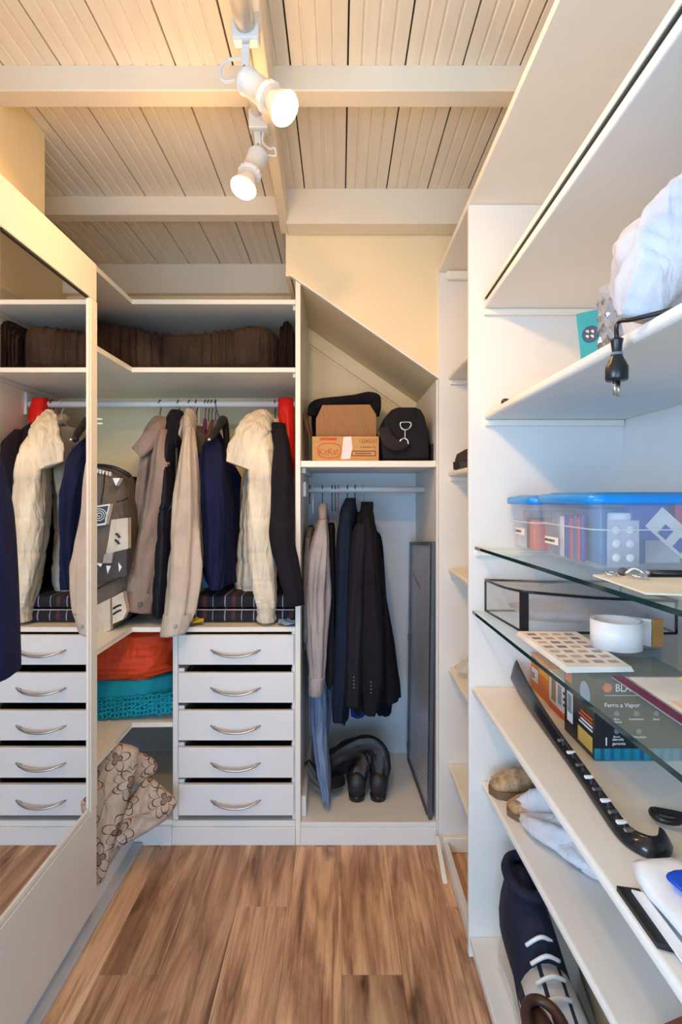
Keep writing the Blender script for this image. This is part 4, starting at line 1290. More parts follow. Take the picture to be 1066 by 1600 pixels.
for px, mk, dr_, lab in ((484, 'dark', 0.03, 'dark hanger hook, first on the hanging bay rod'), (489, 'white', 0.07, 'white hanger with long neck, second on the hanging bay rod'),
                         (504, 'blue', 0.035, 'blue hanger hook over the pale beige shirt'), (519, 'dark', 0.06, 'dark hanger hook over the charcoal trousers'),
                         (524, 'wire', 0.06, 'thin wire hanger hook beside the rose hanger'), (529, 'rose', 0.07, 'rose pink hanger in the middle of the hanging bay'),
                         (543, 'dark', 0.035, 'dark hanger hook over the petrol blue jacket'), (555, 'blue', 0.03, 'blue hanger hook left of the clear hanger'),
                         (566, 'clear', 0.03, 'clear plastic hanger at the black blazer collar')):
    hanger(lab, px, rod2_z, HW[mk], drop=dr_)
gar('cardigan', 'grey cardigan squeezed against the left side of hanging bay', 'cardigan', 483, FB['grey'], yrow([(822, 482, 490, 0.06), (840, 478, 492, 0.14), (900, 476, 492, 0.17), (1000, 475, 490, 0.17)], 2.33), 111,
    yrow([(840, 478, 488, 0.03), (880, 474, 488, 0.04), (950, 473, 486, 0.04), (1000, 472, 484, 0.04)], 2.17))
t0 = gar('shirt', 'pale beige long shirt hanging down beside the denim trousers', 'shirt', 505, FB['palegrey'], yrow([(796, 500, 511, 0.05), (810, 497, 514, 0.12), (850, 493, 515, 0.18), (950, 490, 515, 0.18), (1040, 490, 514, 0.18)], 2.34), 121,
    yrow([(812, 498, 511, 0.035), (850, 487, 514, 0.055), (920, 479, 513, 0.055), (1000, 480, 511, 0.05), (1050, 483, 508, 0.046), (1083, 484, 504, 0.042)], 2.14), samp=0.24,
    collar=[(786, 498, 511, 2.30, 0.04), (800, 497, 512, 2.25, 0.05), (822, 500, 511, 2.2, 0.035)])
obj('cuff', loft_px(yrow([(1055, 482, 509, 0.048), (1084, 482, 505, 0.045)], 2.14), Fold(7, 0.06, ks=(3, 5)), nseg=24, nrow=5), FB['palegrey'], t0, smooth=True)
dn = thing('trousers', 'washed blue denim trousers hanging down past the boots', 'trousers', tuple(P(502, 1080, ROD_Y)), CR)
obj('leg', loft_px([(1040, 484, 512, 2.24, 0.05), (1100, 486, 513, 2.22, 0.05), (1160, 490, 512, 2.20, 0.05), (1210, 498, 516, 2.17, 0.045), (1248, 503, 516, 2.15, 0.04)], Fold(131, 0.3, ks=(3, 5, 7)), nseg=56, nrow=40, tilt=-0.012), FB['denim'], dn, smooth=True)
obj('leg', loft_px([(1040, 486, 516, 2.36, 0.06), (1100, 490, 520, 2.35, 0.06), (1180, 488, 508, 2.34, 0.05), (1205, 492, 503, 2.33, 0.03)], Fold(132, 0.16, ks=(3, 5, 7)), nseg=32, nrow=20), FB['denim'], dn, smooth=True)
gar('trousers', 'charcoal trousers hanging between beige shirt and petrol jacket', 'trousers', 517, FB['charcoal'], yrow([(818, 513, 523, 0.10), (850, 514, 524, 0.12), (950, 513, 524, 0.12), (1040, 510, 524, 0.12), (1062, 509, 522, 0.12)], 2.28), 141, amp=0.14)
gar('jacket', 'petrol blue jacket, longest of the dark jackets in hanging bay', 'jacket', 543, FB['petrol'], yrow([(786, 536, 552, 0.05), (800, 531, 556, 0.12), (840, 528, 546, 0.16), (950, 527, 545, 0.16), (1060, 527, 545, 0.16), (1110, 530, 544, 0.16)], 2.38), 151,
    yrow([(800, 534, 550, 0.04), (840, 527, 552, 0.055), (950, 525, 548, 0.055), (1060, 521, 545, 0.05), (1110, 519, 538, 0.045), (1124, 519, 536, 0.044)], 2.17),
    collar=[(778, 540, 556, 2.33, 0.04), (795, 533, 556, 2.28, 0.06), (830, 532, 552, 2.2, 0.05)])
bb = thing('shirt', 'bright blue shirt hem peeking out below the dark blazers', 'shirt', tuple(P(555, 800, ROD_Y)), CR)
obj('body', loft_px([(792, 550, 558, 2.50, 0.03), (850, 548, 564, 2.54, 0.03), (1000, 547, 567, 2.54, 0.035), (1105, 548, 570, 2.54, 0.035), (1118, 549, 568, 2.54, 0.035)], Fold(155, 0.1), nseg=32, nrow=20, cap0=False), FB['bright_blue'], bb, smooth=True)
t0 = gar('blazer', 'black wool blazer with small cuff buttons, middle of hanging bay', 'jacket', 560, FB['charcoal'], yrow([(800, 556, 570, 0.05), (815, 554, 570, 0.10), (850, 550, 570, 0.13), (950, 549, 569, 0.13), (1060, 549, 568, 0.13), (1100, 550, 567, 0.13)], 2.34), 161,
    yrow([(818, 556, 574, 0.04), (850, 546, 576, 0.06), (950, 540, 572, 0.06), (1030, 537, 568, 0.055), (1100, 537, 566, 0.05)], 2.15))
for k in range(4):
    obj('button', lathe([(0, 0.003), (0.002, 0.0022)], P(553, 1058 + 5.5 * k, 2.095), (0, -1, 0), nseg=8), FB['taupe'], t0, smooth=True)
t0 = gar('blazer', 'black blazer hanging rightmost with clear hanger and flaring hem', 'jacket', 574, FB['black'], yrow([(790, 566, 580, 0.05), (806, 566, 584, 0.12), (850, 573, 592, 0.13), (950, 574, 606, 0.13), (1040, 578, 620, 0.13), (1082, 580, 626, 0.13)], 2.33), 171,
    yrow([(808, 566, 582, 0.04), (840, 564, 588, 0.06), (920, 562, 596, 0.062), (1010, 562, 600, 0.06), (1070, 565, 598, 0.055), (1113, 567, 590, 0.045)], 2.16),
    collar=[(784, 564, 584, 2.33, 0.045), (796, 563, 584, 2.29, 0.065), (830, 556, 578, 2.2, 0.055), (850, 554, 570, 2.17, 0.035)])
for k in range(4):
    obj('button', lathe([(0, 0.003), (0.002, 0.0022)], P(580, 1066 + 5.5 * k, 2.108), (0, -1, 0), nseg=8), FB['taupe'], t0, smooth=True)
obj('lapel', pillow([P(574, 806, 2.165), P(584, 800, 2.2), P(588, 850, 2.11), P(586, 900, 2.11), P(578, 870, 2.11)], 0.01, wav=0.001), FB['black'], t0, smooth=True)
gar('jacket', 'dark navy jacket half hidden behind the flaring black blazer', 'jacket', 590, FB['deepnavy'], yrow([(830, 578, 590, 0.03), (850, 574, 598, 0.05), (950, 576, 604, 0.06), (1050, 580, 612, 0.06), (1112, 588, 611, 0.06)], 2.55), 181)

# --- boots on the floor of the hanging bay
zb = 0.0845
bt = thing('boot', 'tall black leather boot with heel toward front, right one', 'boot', tuple(P(592, 1252, 2.2)), 'black boots in the hanging bay')
def boot(t0, heel_px, shaft, srad, toe_dx):
    Y0 = 2.2
    hp = P(heel_px, 0, Y0).x
    # foot: rings going away from the viewer
    rings = []
    prof = [(0.0, 0.030, 0.075), (0.02, 0.036, 0.09), (0.06, 0.036, 0.10), (0.11, 0.034, 0.085), (0.17, 0.042, 0.055), (0.22, 0.042, 0.042), (0.26, 0.032, 0.034), (0.275, 0.012, 0.02)]
    for yy, hw, hh in prof:
        ring = []
        for i in range(22):
            th = 2 * math.pi * i / 22
            ring.append(Vector((hp + toe_dx * yy / 0.27 + hw * math.cos(th), Y0 + yy, zb + 0.020 + hh * 0.5 + hh * 0.5 * math.copysign(abs(math.sin(th)) ** 0.75, math.sin(th)))))
        rings.append(ring)
    obj('foot', rings_to_bm(rings), FB['leather'], t0, smooth=True)
    obj('heel', lathe([(0, 0.031), (0.022, 0.033), (0.024, 0.030)], (hp, Y0 + 0.034, zb), (0, 0, 1), nseg=22), M['black_plastic'], t0, smooth=True)
    obj('sole', prism([(hp - 0.034 + toe_dx * 0.5, Y0 + 0.07), (hp + 0.034 + toe_dx * 0.2, Y0 + 0.07), (hp + toe_dx + 0.04, Y0 + 0.20), (hp + toe_dx, Y0 + 0.278), (hp + toe_dx - 0.04, Y0 + 0.20)], 'z', zb + 0.006, zb + 0.02, 0.003), M['black_plastic'], t0)
    obj('shaft', limb(shaft, srad, Fold(int(heel_px), 0.26, ks=(2, 3, 5), hz=0.07, hn=7), nseg=44, per=12, flat=0.62), FB['leather'], t0, smooth=True)
boot(bt, 592, [P(592, 1222, 2.23), P(596, 1196, 2.25), P(590, 1172, 2.27), P(572, 1163, 2.28), P(545, 1172, 2.29), P(515, 1190, 2.30), P(490, 1204, 2.32)], [0.036, 0.040, 0.038, 0.036, 0.038, 0.040, 0.036], 0.02)
bt = thing('boot', 'tall black leather boot folded over itself, left one', 'boot', tuple(P(558, 1246, 2.2)), 'black boots in the hanging bay')
boot(bt, 558, [P(558, 1216, 2.23), P(566, 1198, 2.25), P(562, 1184, 2.28), P(545, 1190, 2.33), P(520, 1204, 2.36), P(498, 1208, 2.39)], [0.034, 0.033, 0.030, 0.030, 0.030, 0.026], 0.0)
st = thing('shoe', 'dark pointed shoe lying left of the black boots', 'shoe', tuple(P(505, 1225, 2.28)))
obj('upper', limb([P(480, 1190, 2.22), P(495, 1212, 2.22), P(515, 1226, 2.24), P(535, 1218, 2.28)], [0.014, 0.026, 0.032, 0.024], flat=0.8, nseg=18), FB['leather'], st, smooth=True)
obj('sole', limb([P(478, 1196, 2.205), P(494, 1221, 2.205), P(516, 1235, 2.22), P(534, 1230, 2.26)], [0.006, 0.009, 0.010, 0.008], nseg=10), plain('worn_sole', srgb(96, 84, 78), rough=0.7), st, smooth=True)

# --- things on the shelf of the hanging bay
kraft = plain('kraft_board', srgb(196, 150, 96), rough=0.85, var=0.05, scale=30, stretch=(1, 1, 6))
kin = plain('kraft_inside', srgb(178, 128, 82), rough=0.9, var=0.06, scale=20, stretch=(8, 1, 1))
zsh = zs + 0.0012
cb = thing('cardboard_box', 'open printed cardboard carton with raised rear flap on the shelf', 'box', ((540 - VPX) * 2.14 / F, 2.25, zsh))
cx0, cx1 = P(488, 0, 2.13).x, P(592, 0, 2.13).x
ztop = P(0, 682, 2.13).z
yb0, yb1 = 2.13, 2.40
obj('front_wall', box(cx0, cx1, yb0, yb0 + 0.004, zsh, ztop), kraft, cb)
obj('rear_wall', box(cx0, cx1, yb1 - 0.004, yb1, zsh, ztop), kin, cb)
obj('side_wall', box(cx0, cx0 + 0.004, yb0 + 0.0045, yb1 - 0.0045, zsh, ztop), kin, cb)
obj('side_wall', box(cx1 - 0.004, cx1, yb0 + 0.0045, yb1 - 0.0045, zsh, ztop), kin, cb)
obj('bottom', box(cx0 + 0.0045, cx1 - 0.0045, yb0 + 0.0045, yb1 - 0.0045, zsh, zsh + 0.004), kin, cb)
q = [(494, 683), (494, 654), (504, 633), (578, 632), (588, 648), (588, 683)]
obj('flap', flat_poly([P(px, py, 2.20 - 0.0009 * (683 - py)) for px, py in q], 0.004), kin, cb)
obj('flap', flat_poly([P(484, 686, 2.14), P(489, 684, 2.30), P(477, 640, 2.34), P(471, 640, 2.18)], 0.005), kin, cb)
obj('flap', flat_poly([P(592, 682, 2.14), P(596, 676, 2.16), P(596, 668, 2.30), P(590, 672, 2.30)], 0.004), kin, cb)
redp = plain('carton_red', srgb(196, 84, 40), rough=0.8)
brp = plain('carton_brown', srgb(140, 88, 50), rough=0.8)
yF = yb0 - 0.0008
def mark(px0, px1, py0, py1, mat, name='printed_panel', y=None, th=0.0006):
    a_, b_ = P(px0, py1, y or yF), P(px1, py0, y or yF)
    return obj(name, box(a_.x, b_.x, (y or yF), (y or yF) + th, a_.z, b_.z), mat, cb)
# oval emblem ring with the lettering in it
oc = P(515, 704, yF)
ring_o = bmesh.new()
n = 40
vo, vi = [], []
for k in range(n):
    th = 2 * math.pi * k / n
    c_, s_ = math.copysign(abs(math.cos(th)) ** 0.7, math.cos(th)), math.copysign(abs(math.sin(th)) ** 0.7, math.sin(th))
    vo.append(ring_o.verts.new((oc.x + 0.046 * c_, yF, oc.z + 0.029 * s_)))
    vi.append(ring_o.verts.new((oc.x + 0.043 * c_, yF, oc.z + 0.026 * s_)))
for k in range(n):
    ring_o.faces.new([vo[k], vo[(k + 1) % n], vi[(k + 1) % n], vi[k]])
obj('printed_oval', ring_o, redp, cb)
p_ = P(498, 712, yF)
text('lettering', 'KitKat', 0.037, (p_.x, yF, p_.z), (math.pi / 2, math.radians(-4), 0), redp, cb, sx=0.80)
mark(500, 526, 684, 688, redp)
p_ = P(590, 692, yF)
text('lettering', '12345257', 0.020, (p_.x, yF, p_.z), FACE_Y, brp, cb, align='RIGHT', sx=0.9)
p_ = P(588, 700, yF)
text('lettering', '4 unidades 45g', 0.013, (p_.x, yF, p_.z), FACE_Y, brp, cb, align='RIGHT', sx=0.8)
mark(549, 588, 704, 713, brp)
mark(551, 586, 706, 711, kraft, y=yF - 0.0003)
mark(555, 580, 707.5, 709.5, brp, y=yF - 0.0006)
obj('paper_tape', flat_poly([P(537, 683, yF - 0.001), P(549, 682, yF - 0.001), P(551, 700, yF - 0.001), P(547, 717, yF - 0.001), P(533, 718, yF - 0.001), P(535, 700, yF - 0.001)], 0.0006), plain('white_tape', srgb(232, 220, 220), rough=0.6), cb, label='torn strip of white tape')
gb = thing('soft_bag', 'black soft bag standing behind the open cardboard carton', 'bag', tuple(P(540, 700, 2.48)))
obj('body', loft_px([(626, 490, 580, 2.50, 0.04), (640, 487, 584, 2.50, 0.07), (680, 488, 584, 2.50, 0.08), (707, 492, 582, 2.50, 0.07)], Fold(201, 0.05, ks=(3, 5)), nseg=36, nrow=14, power=3.5), FB['bag_black'], gb, smooth=True)
obj('top_roll', limb([P(488, 650, 2.42), P(492, 636, 2.42), P(510, 630, 2.42), P(545, 626, 2.42), P(580, 622, 2.42), P(587, 628, 2.42), P(586, 650, 2.42)], [0.022, 0.026, 0.024, 0.024, 0.028, 0.026, 0.02], Fold(202, 0.1, ks=(3, 5), hz=0.05), nseg=20), FB['bag_black'], gb, smooth=True)
db = thing('duffel_bag', 'black duffel bag with silver clasp on the shelf under the slope', 'bag', tuple(P(633, 718, 2.2)))
rows = [(636, 622, 650, 0.0), (640, 612, 658, 0), (650, 603, 664, 0), (668, 597, 668, 0), (690, 596, 670, 0), (708, 597, 671, 0), (718, 599, 670, 0)]
ringsd = []
for yy, sc_ in ((2.12, 0.90), (2.125, 0.97), (2.14, 1.0), (2.25, 1.02), (2.40, 1.0), (2.50, 0.95), (2.51, 0.85)):
    cx_ = P(634, 0, 2.13).x
    loop_ = []
    half = [(P(l, py, 2.13).x, P(0, py, 2.13).z, P(r, py, 2.13).x) for py, l, r, _ in rows]
    for l, z_, r in half:
        loop_.append((l, z_))
    for l, z_, r in reversed(half):
        loop_.append((r, z_))
    zc_ = 0.5 * (half[0][1] + half[-1][1])
    zlow = half[-1][1]
    ring = []
    m_ = len(loop_)
    for i in range(m_):
        for k in range(2):
            u = k / 2
            x_ = loop_[i][0] * (1 - u) + loop_[(i + 1) % m_][0] * u
            z_ = loop_[i][1] * (1 - u) + loop_[(i + 1) % m_][1] * u
            ring.append(Vector((cx_ + (x_ - cx_) * sc_, yy, max(zsh + 0.0015, zc_ + (z_ - zc_) * sc_))))
    ringsd.append(ring)
obj('body', rings_to_bm(ringsd), FB['bag_black'], db, smooth=True)
obj('strap', limb([P(600, 668, 2.112), P(605, 684, 2.105), P(616, 695, 2.100), P(632, 694, 2.100), P(636, 690, 2.10)], [0.020, 0.024, 0.024, 0.018, 0.010], nseg=16, flat=0.3, up=Vector((0, 1, 0))), cloth('strap_web', srgb(46, 42, 46)), db, smooth=True)
cl_ = obj('clasp', tube([P(633, 671, 2.112), P(633, 685, 2.103)], 0.0034, nseg=10), M['chrome'], db, smooth=True, label='silver snap clasp')
obj('ring', tube([P(626, 660, 2.112), P(626, 666, 2.11), P(630, 671, 2.11), P(637, 671, 2.11), P(642, 666, 2.11), P(641, 660, 2.112), P(626, 660, 2.112)], 0.0032, nseg=10), M['chrome'], cl_, smooth=True)
obj('snap_hook', tube([P(624, 693, 2.100), P(626, 688, 2.098), P(632, 685, 2.098), P(637, 688, 2.098), P(638, 694, 2.100)], 0.0038, nseg=10), M['chrome'], cl_, smooth=True)
obj('side_pocket', box(P(672, 0, 2.16).x, P(679, 0, 2.16).x, 2.13, 2.4, zsh + 0.002, P(0, 694, 2.16).z, 0.006, 2), FB['bag_black'], db)

# --- cubby left of the drawers: orange bundle, teal knit, floral quilts
ob_ = thing('orange_sleeping_bag', 'orange nylon sleeping bag folded on top of teal blanket', 'bundle', tuple(P(215, 1063, 2.2)))
obj('cloth', loft_px([(990, 130, 235, 2.29, 0.12), (996, 110, 262, 2.29, 0.16), (1015, 92, 266, 2.29, 0.175), (1038, 90, 266, 2.29, 0.18), (1056, 95, 265, 2.29, 0.17), (1064, 110, 250, 2.29, 0.16)], Fold(211, 0.09, ks=(2, 3, 5, 7), hz=0.03, base=0.5), nseg=110, nrow=36, power=3.0, ref=2.12), FB['orange'], ob_, smooth=True)
tk = thing('teal_blanket', 'teal knitted blanket with ruffled crochet edge under orange bundle', 'blanket', tuple(P(215, 1125, 2.2)))
obj('cloth', loft_px([(1066, 110, 258, 2.29, 0.165), (1074, 95, 265, 2.29, 0.178), (1092, 92, 267, 2.29, 0.182), (1112, 92, 266, 2.29, 0.182), (1121, 100, 262, 2.29, 0.175)], Fold(221, 0.04, ks=(3, 5, 8), base=0.6), nseg=80, nrow=20, power=3.4, ref=2.11, zmin=zt_4 + 0.001), FB['teal'], tk, smooth=True)
# crochet ruffle along the front hem: small scalloped lobes
rr = random.Random(5)
bm = bmesh.new()
for row in range(4):
    for k in range(19):
        u = k / 18
        p = P(150 + 118 * u, 1119 - 26 * u * 0.4 - row * 7.0 + rr.uniform(-1.5, 1.5), 2.094 + 0.003 * row)
        r_ = 0.010 + rr.uniform(-0.001, 0.002)
        tube([(p.x + r_ * math.cos(a), p.y + 0.004 * math.sin(2 * a), p.z + r_ * math.sin(a)) for a in [i * 1.047 for i in range(7)]], 0.0042, nseg=6, per=2, bm=bm)
obj('crochet_edge', bm, FB['teal'], tk, smooth=True, kind='stuff')

FLG = 'floral quilts stuffed in the bottom corner'
def quilt(label, pix, th, seed, uvs=9.0):
    pts = [P(*q) for q in pix]
    c = sum(pts, Vector()) / len(pts)
    t0 = thing('floral_quilt', label, 'quilt', tuple(c), FLG)
    obj('cloth', pillow(pts, th, seed, rings=10, uvs=uvs, sub=6, wav=0.005, puff=0.42), M['floral'], t0, smooth=True)
    return t0
quilt('beige floral quilt standing upright at left, against the door edge', [(118, 1200, 1.90), (150, 1185, 1.92), (182, 1161, 1.94), (216, 1169, 1.94), (212, 1210, 1.92), (196, 1262, 1.88), (178, 1318, 1.82), (160, 1378, 1.76), (112, 1388, 1.76)], 0.09, 1)
quilt('narrow floral quilt fold wedged in the middle, behind the other two', [(214, 1176, 2.04), (236, 1182, 2.05), (247, 1194, 2.05), (245, 1206, 2.04), (214, 1240, 2.01), (182, 1284, 1.98), (170, 1270, 1.98), (196, 1220, 2.02)], 0.07, 2)
quilt('floral quilt lying tilted at right with corner past the cabinet panel', [(230, 1214, 2.00), (252, 1226, 1.99), (277, 1252, 1.98), (262, 1278, 1.95), (232, 1300, 1.91), (190, 1322, 1.86), (164, 1338, 1.83), (176, 1300, 1.88), (196, 1258, 1.94)], 0.08, 3)

# navy garment hanging over the near edge of the mirrored door
ng = thing('navy_garment', 'dark navy garment hanging in front of the mirror at picture edge', 'cloth', (-0.69, 1.14, 1.2))
bm = loft_px([(700, -60, -12, 1.10, 0.05), (740, -62, -4, 1.12, 0.07), (790, -64, 4, 1.13, 0.08), (850, -66, 10, 1.135, 0.085), (920, -66, 14, 1.14, 0.09), (1000, -66, 17, 1.14, 0.09), (1052, -64, 18, 1.14, 0.09), (1057, -60, 15, 1.14, 0.085)], Fold(231, 0.06, ks=(5, 8)), nseg=36, nrow=24, dy=0.0)
obj('body', bm, FB['navy'], ng, smooth=True)
obj('hook', tube([(-0.737, 1.10, 1.45), (-0.72, 1.10, 1.47), (-0.70, 1.10, 1.44), (-0.70, 1.10, 1.38)], 0.004), M['chrome'], ng, smooth=True)

# ------------------------------------------------------------------ things on the right-hand shelves
def PX(px, py, X):
    """point on the plane x = X seen at that pixel"""
    Y = X * F / (px - VPX)
    return P(px, py, Y)


# upper shelf: white cloth, cut glass, teal card, plug
e = 0.0012
wc = thing('white_cloth', 'crumpled white cotton cloth heaped on the upper right shelf', 'cloth', (0.52, 0.82, s2z))
obj('cloth', loft_px([(345, 1000, 1100, 0.86, 0.05), (352, 985, 1130, 0.86, 0.08), (375, 974, 1150, 0.86, 0.10), (395, 970, 1160, 0.86, 0.11), (440, 974, 1165, 0.86, 0.11), (490, 982, 1165, 0.86, 0.115), (530, 988, 1155, 0.86, 0.105), (538, 994, 1150, 0.86, 0.095)], Fold(241, 0.11, ks=(2, 3, 5), hz=0.025, base=0.7), nseg=48, nrow=26, power=2.3), FB['white_cloth'], wc, smooth=True)
obj('fold', limb([P(1130, 290, 0.74), P(1098, 335, 0.75), P(1050, 400, 0.76), P(1018, 455, 0.76), P(1002, 500, 0.765)], [0.05, 0.06, 0.055, 0.045, 0.03], Fold(242, 0.2, ks=(2, 3, 5), hz=0.03), flat=0.8, nseg=44, per=12), FB['white_cloth'], wc, smooth=True)
gl = thing('cut_glass', 'small cut crystal tumbler beside white cloth on upper right shelf', 'glass', (0.455, 0.915, s2z))
gz = s2z + e
gc = Vector(((961 - VPX) * 0.93 / F, 0.93, gz))
def facet(th, t):
    return 1 + 0.035 * (abs(math.sin(5 * th + t * 60)) + abs(math.sin(5 * th - t * 60)) - 1)
gprof = [(0.0, 0.0205), (0.004, 0.0225)] + [(0.006 + 0.010 * k, 0.0225 + 0.0004 * k) for k in range(11)] + [(0.112, 0.0262), (0.1135, 0.0255), (0.112, 0.0245), (0.02, 0.0195), (0.018, 0.001)]
crystal, t_, b_ = nt('crystal')
b_.inputs['Base Color'].default_value = srgb(196, 190, 190)
b_.inputs['Roughness'].default_value = 0.04
b_.inputs['Alpha'].default_value = 0.40
obj('glass_body', lathe(gprof, gc, (0, 0, 1), nseg=40, mod=lambda th, t: facet(th, t) if 0.006 < t < 0.105 else 1, cap1=True), crystal, gl)
bm = bmesh.new()
for row in range(4):
    for k in range(10):
        a = 2 * math.pi * (k + 0.5 * (row % 2)) / 10
        c_ = gc + Vector((0.0245 * math.cos(a), 0.0245 * math.sin(a), 0.022 + row * 0.022))
        n_ = Vector((math.cos(a), math.sin(a), 0)); s_ = Vector((-math.sin(a), math.cos(a), 0)); u_ = Vector((0, 0, 1))
        v = [bm.verts.new(c_ + q) for q in (s_ * 0.006, u_ * 0.0095, s_ * -0.006, u_ * -0.0095)]
        t_ = bm.verts.new(c_ + n_ * 0.0035)
        for i in range(4):
            bm.faces.new([v[i], v[(i + 1) % 4], t_])
        bm.faces.new(v[::-1])
obj('diamond_cuts', bm, plain('crystal_facet', srgb(178, 170, 168), rough=0.05, metal=0.6, var=0.3, scale=90), gl, kind='stuff')
tcd = thing('teal_card', 'teal card sleeve with dark round window beside the cut glass', 'card', (0.47, 1.04, s2z))
dd = Vector((0.032, -0.030, 0)); base_ = Vector((0.462, 1.06, s2z + e)); up_ = Vector((-0.012, 0.0, 0.112))
nn = dd.cross(up_).normalized()
if nn.y > 0: nn = -nn
c0 = base_
bm = hexa([c0, c0 + dd, c0 + dd - nn * 0.003, c0 - nn * 0.003, c0 + up_, c0 + dd + up_, c0 + dd + up_ - nn * 0.003, c0 + up_ - nn * 0.003])
card = obj('card_body', bm, plain('teal_card', srgb(24, 150, 150), rough=0.4), tcd)
cc = c0 + dd * 0.5 + up_ * 0.62
obj('round_window', lathe([(0.0003, 0.0155), (0.0012, 0.015)], cc, nn, nseg=28), plain('dark_blue_disc', srgb(24, 40, 70), rough=0.3), tcd)
for a in (0.6, 2.2, 3.8, 5.4):
    obj('button_battery', lathe([(0.0013, 0.0042), (0.0022, 0.0038)], cc + (dd.normalized() * math.cos(a) + up_.normalized() * math.sin(a)) * 0.0065, nn, nseg=14), M['steel'], tcd, smooth=True)
pl = thing('power_plug', 'black power plug on cable dangling over the upper shelf edge', 'plug', (0.39, 0.79, 1.5))
pc = PX(964, 545, 0.384)
pr = [(0, 0.0075), (0.001, 0.0090), (0.004, 0.0080), (0.018, 0.0062), (0.024, 0.0075), (0.034, 0.0125), (0.040, 0.0150), (0.055, 0.0150), (0.058, 0.0140)]
pz = pc + Vector((0, 0, 0.014))
obj('plug_body', lathe(pr, pz, (0, 0, -1), nseg=20), M['black_plastic'], pl, smooth=True)
obj('label_band', lathe([(0.019, 0.0072), (0.023, 0.0080)], pz, (0, 0, -1), nseg=20), plain('grey_band', srgb(110, 118, 130), rough=0.4), pl, smooth=True)
for s_ in (-1, 1):
    obj('pin', straight(pz + Vector((s_ * 0.0045, s_ * 0.004, -0.058)), pz + Vector((s_ * 0.0045, s_ * 0.004, -0.079)), 0.0026, nseg=12), M['steel'], pl, smooth=True)
obj('cable', tube([pz + Vector((0, 0, 0.0)), pz + Vector((0.001, -0.001, 0.022)), (0.395, 0.745, s2z + 0.004), (0.43, 0.70, s2z + 0.0045), (0.50, 0.60, s2z + 0.0045), (0.60, 0.52, s2z + 0.0045)], 0.0032), M['black_plastic'], pl, smooth=True)
kn = thing('bottle_stopper', 'tiny black stopper lying near the divider on upper right shelf', 'stopper', tuple(PX(790, 617, 0.422)))
pk = PX(790, 620, 0.425)
obj('cap_body', lathe([(0, 0.011), (0.010, 0.0105), (0.014, 0.007), (0.015, 0.001)], (pk.x, pk.y, s2z + e), (0, 0, 1), nseg=18), M['black_plastic'], kn, smooth=True)

# glass shelf one: two lidded plastic tubs
tub_m = clear('tub_plastic', srgb(206, 214, 230), rough=0.10, alpha=0.17)
lid_m = plain('blue_lid', srgb(20, 140, 226), rough=0.28, var=0.03)
lab_m = plain('white_label', srgb(238, 234, 228), rough=0.6)
ink = plain('dark_ink', srgb(50, 50, 60), rough=0.7)


def rrect(x0, x1, y0, y1, r, n=5):
    out = []
    for cx_, cy_, a0 in ((x1 - r, y1 - r, 0), (x0 + r, y1 - r, 90), (x0 + r, y0 + r, 180), (x1 - r, y0 + r, 270)):
        for k in range(n + 1):
            a = math.radians(a0 + 90 * k / n)
            out.append((cx_ + r * math.cos(a), cy_ + r * math.sin(a)))
    return out


def tub(label, x0, x1, y0, y1, h, lz, contents):
    z0 = g1z + e
    t0 = thing('storage_tub', label, 'tub', ((x0 + x1) / 2, (y0 + y1) / 2, z0), 'plastic tubs with blue lids')
    rings = []
    def rg(ins, z, r=0.022):
        return [Vector((p[0], p[1], z)) for p in rrect(x0 + ins, x1 - ins, y0 + ins, y1 - ins, r)]
    rings = [rg(0.014, z0), rg(0.010, z0 + 0.004), rg(0.005, z0 + h * 0.5), rg(0.0035, z0 + h * 0.52), rg(0.0, z0 + h)]
    inner = [rg(0.003, z0 + h), rg(0.0075, z0 + h * 0.5), rg(0.0135, z0 + 0.006)]
    obj('tub_body', rings_to_bm(rings + inner), tub_m, t0, smooth=False)
    lid = obj('lid', rings_to_bm([rg(-0.006, z0 + h - 0.012, 0.028), rg(-0.007, z0 + h - 0.004, 0.028), rg(-0.006, z0 + h + 0.004, 0.028), rg(0.002, z0 + h + 0.0075), rg(0.010, z0 + h + 0.006), rg(0.016, z0 + h + 0.010), rg(0.03, z0 + h + 0.011), rg(0.06, z0 + h + 0.0115)]), lid_m, t0, smooth=True, label='bright blue snap lid')
    obj('rim_line', rings_to_bm([rg(0.0015, z0 + h * 0.56), rg(0.0005, z0 + h * 0.57), rg(0.0012, z0 + h * 0.58), rg(0.003, z0 + h * 0.57)] , cap0=False, cap1=False), clear('rim_clear', srgb(236, 240, 246), alpha=0.6), t0)
    for nm, bx, m_ in contents:
        obj(nm, box(*bx, 0.002), m_, t0)
    return t0


cg = {'orange': plain('carton_orange', srgb(222, 100, 60)), 'brown': plain('carton_dark', srgb(96, 62, 58)), 'white': plain('carton_white', srgb(232, 234, 240)), 'blue': plain('carton_blue', srgb(54, 84, 170)),
      'pink': plain('carton_pink', srgb(212, 76, 96)), 'grey': plain('carton_grey', srgb(150, 156, 172)), 'teal': plain('carton_teal', srgb(40, 120, 170)), 'green': plain('carton_green', srgb(90, 130, 80))}
zg = g1z + 0.009
t1 = tub('smaller clear tub with blue lid farther back on the glass shelf', 0.462, 0.70, 1.338, 1.53, 0.132, 0, [
    ('packet', (0.478, 0.54, 1.365, 1.40, zg, zg + 0.072), cg['orange']), ('packet', (0.480, 0.56, 1.402, 1.43, zg, zg + 0.078), cg['brown']),
    ('packet', (0.48, 0.60, 1.435, 1.50, zg, zg + 0.050), cg['white']), ('packet', (0.49, 0.6, 1.44, 1.49, zg + 0.051, zg + 0.095), cg['grey']), ('packet', (0.57, 0.66, 1.36, 1.43, zg, zg + 0.08), cg['white'])])
a = PX(806, 833, 0.4655)
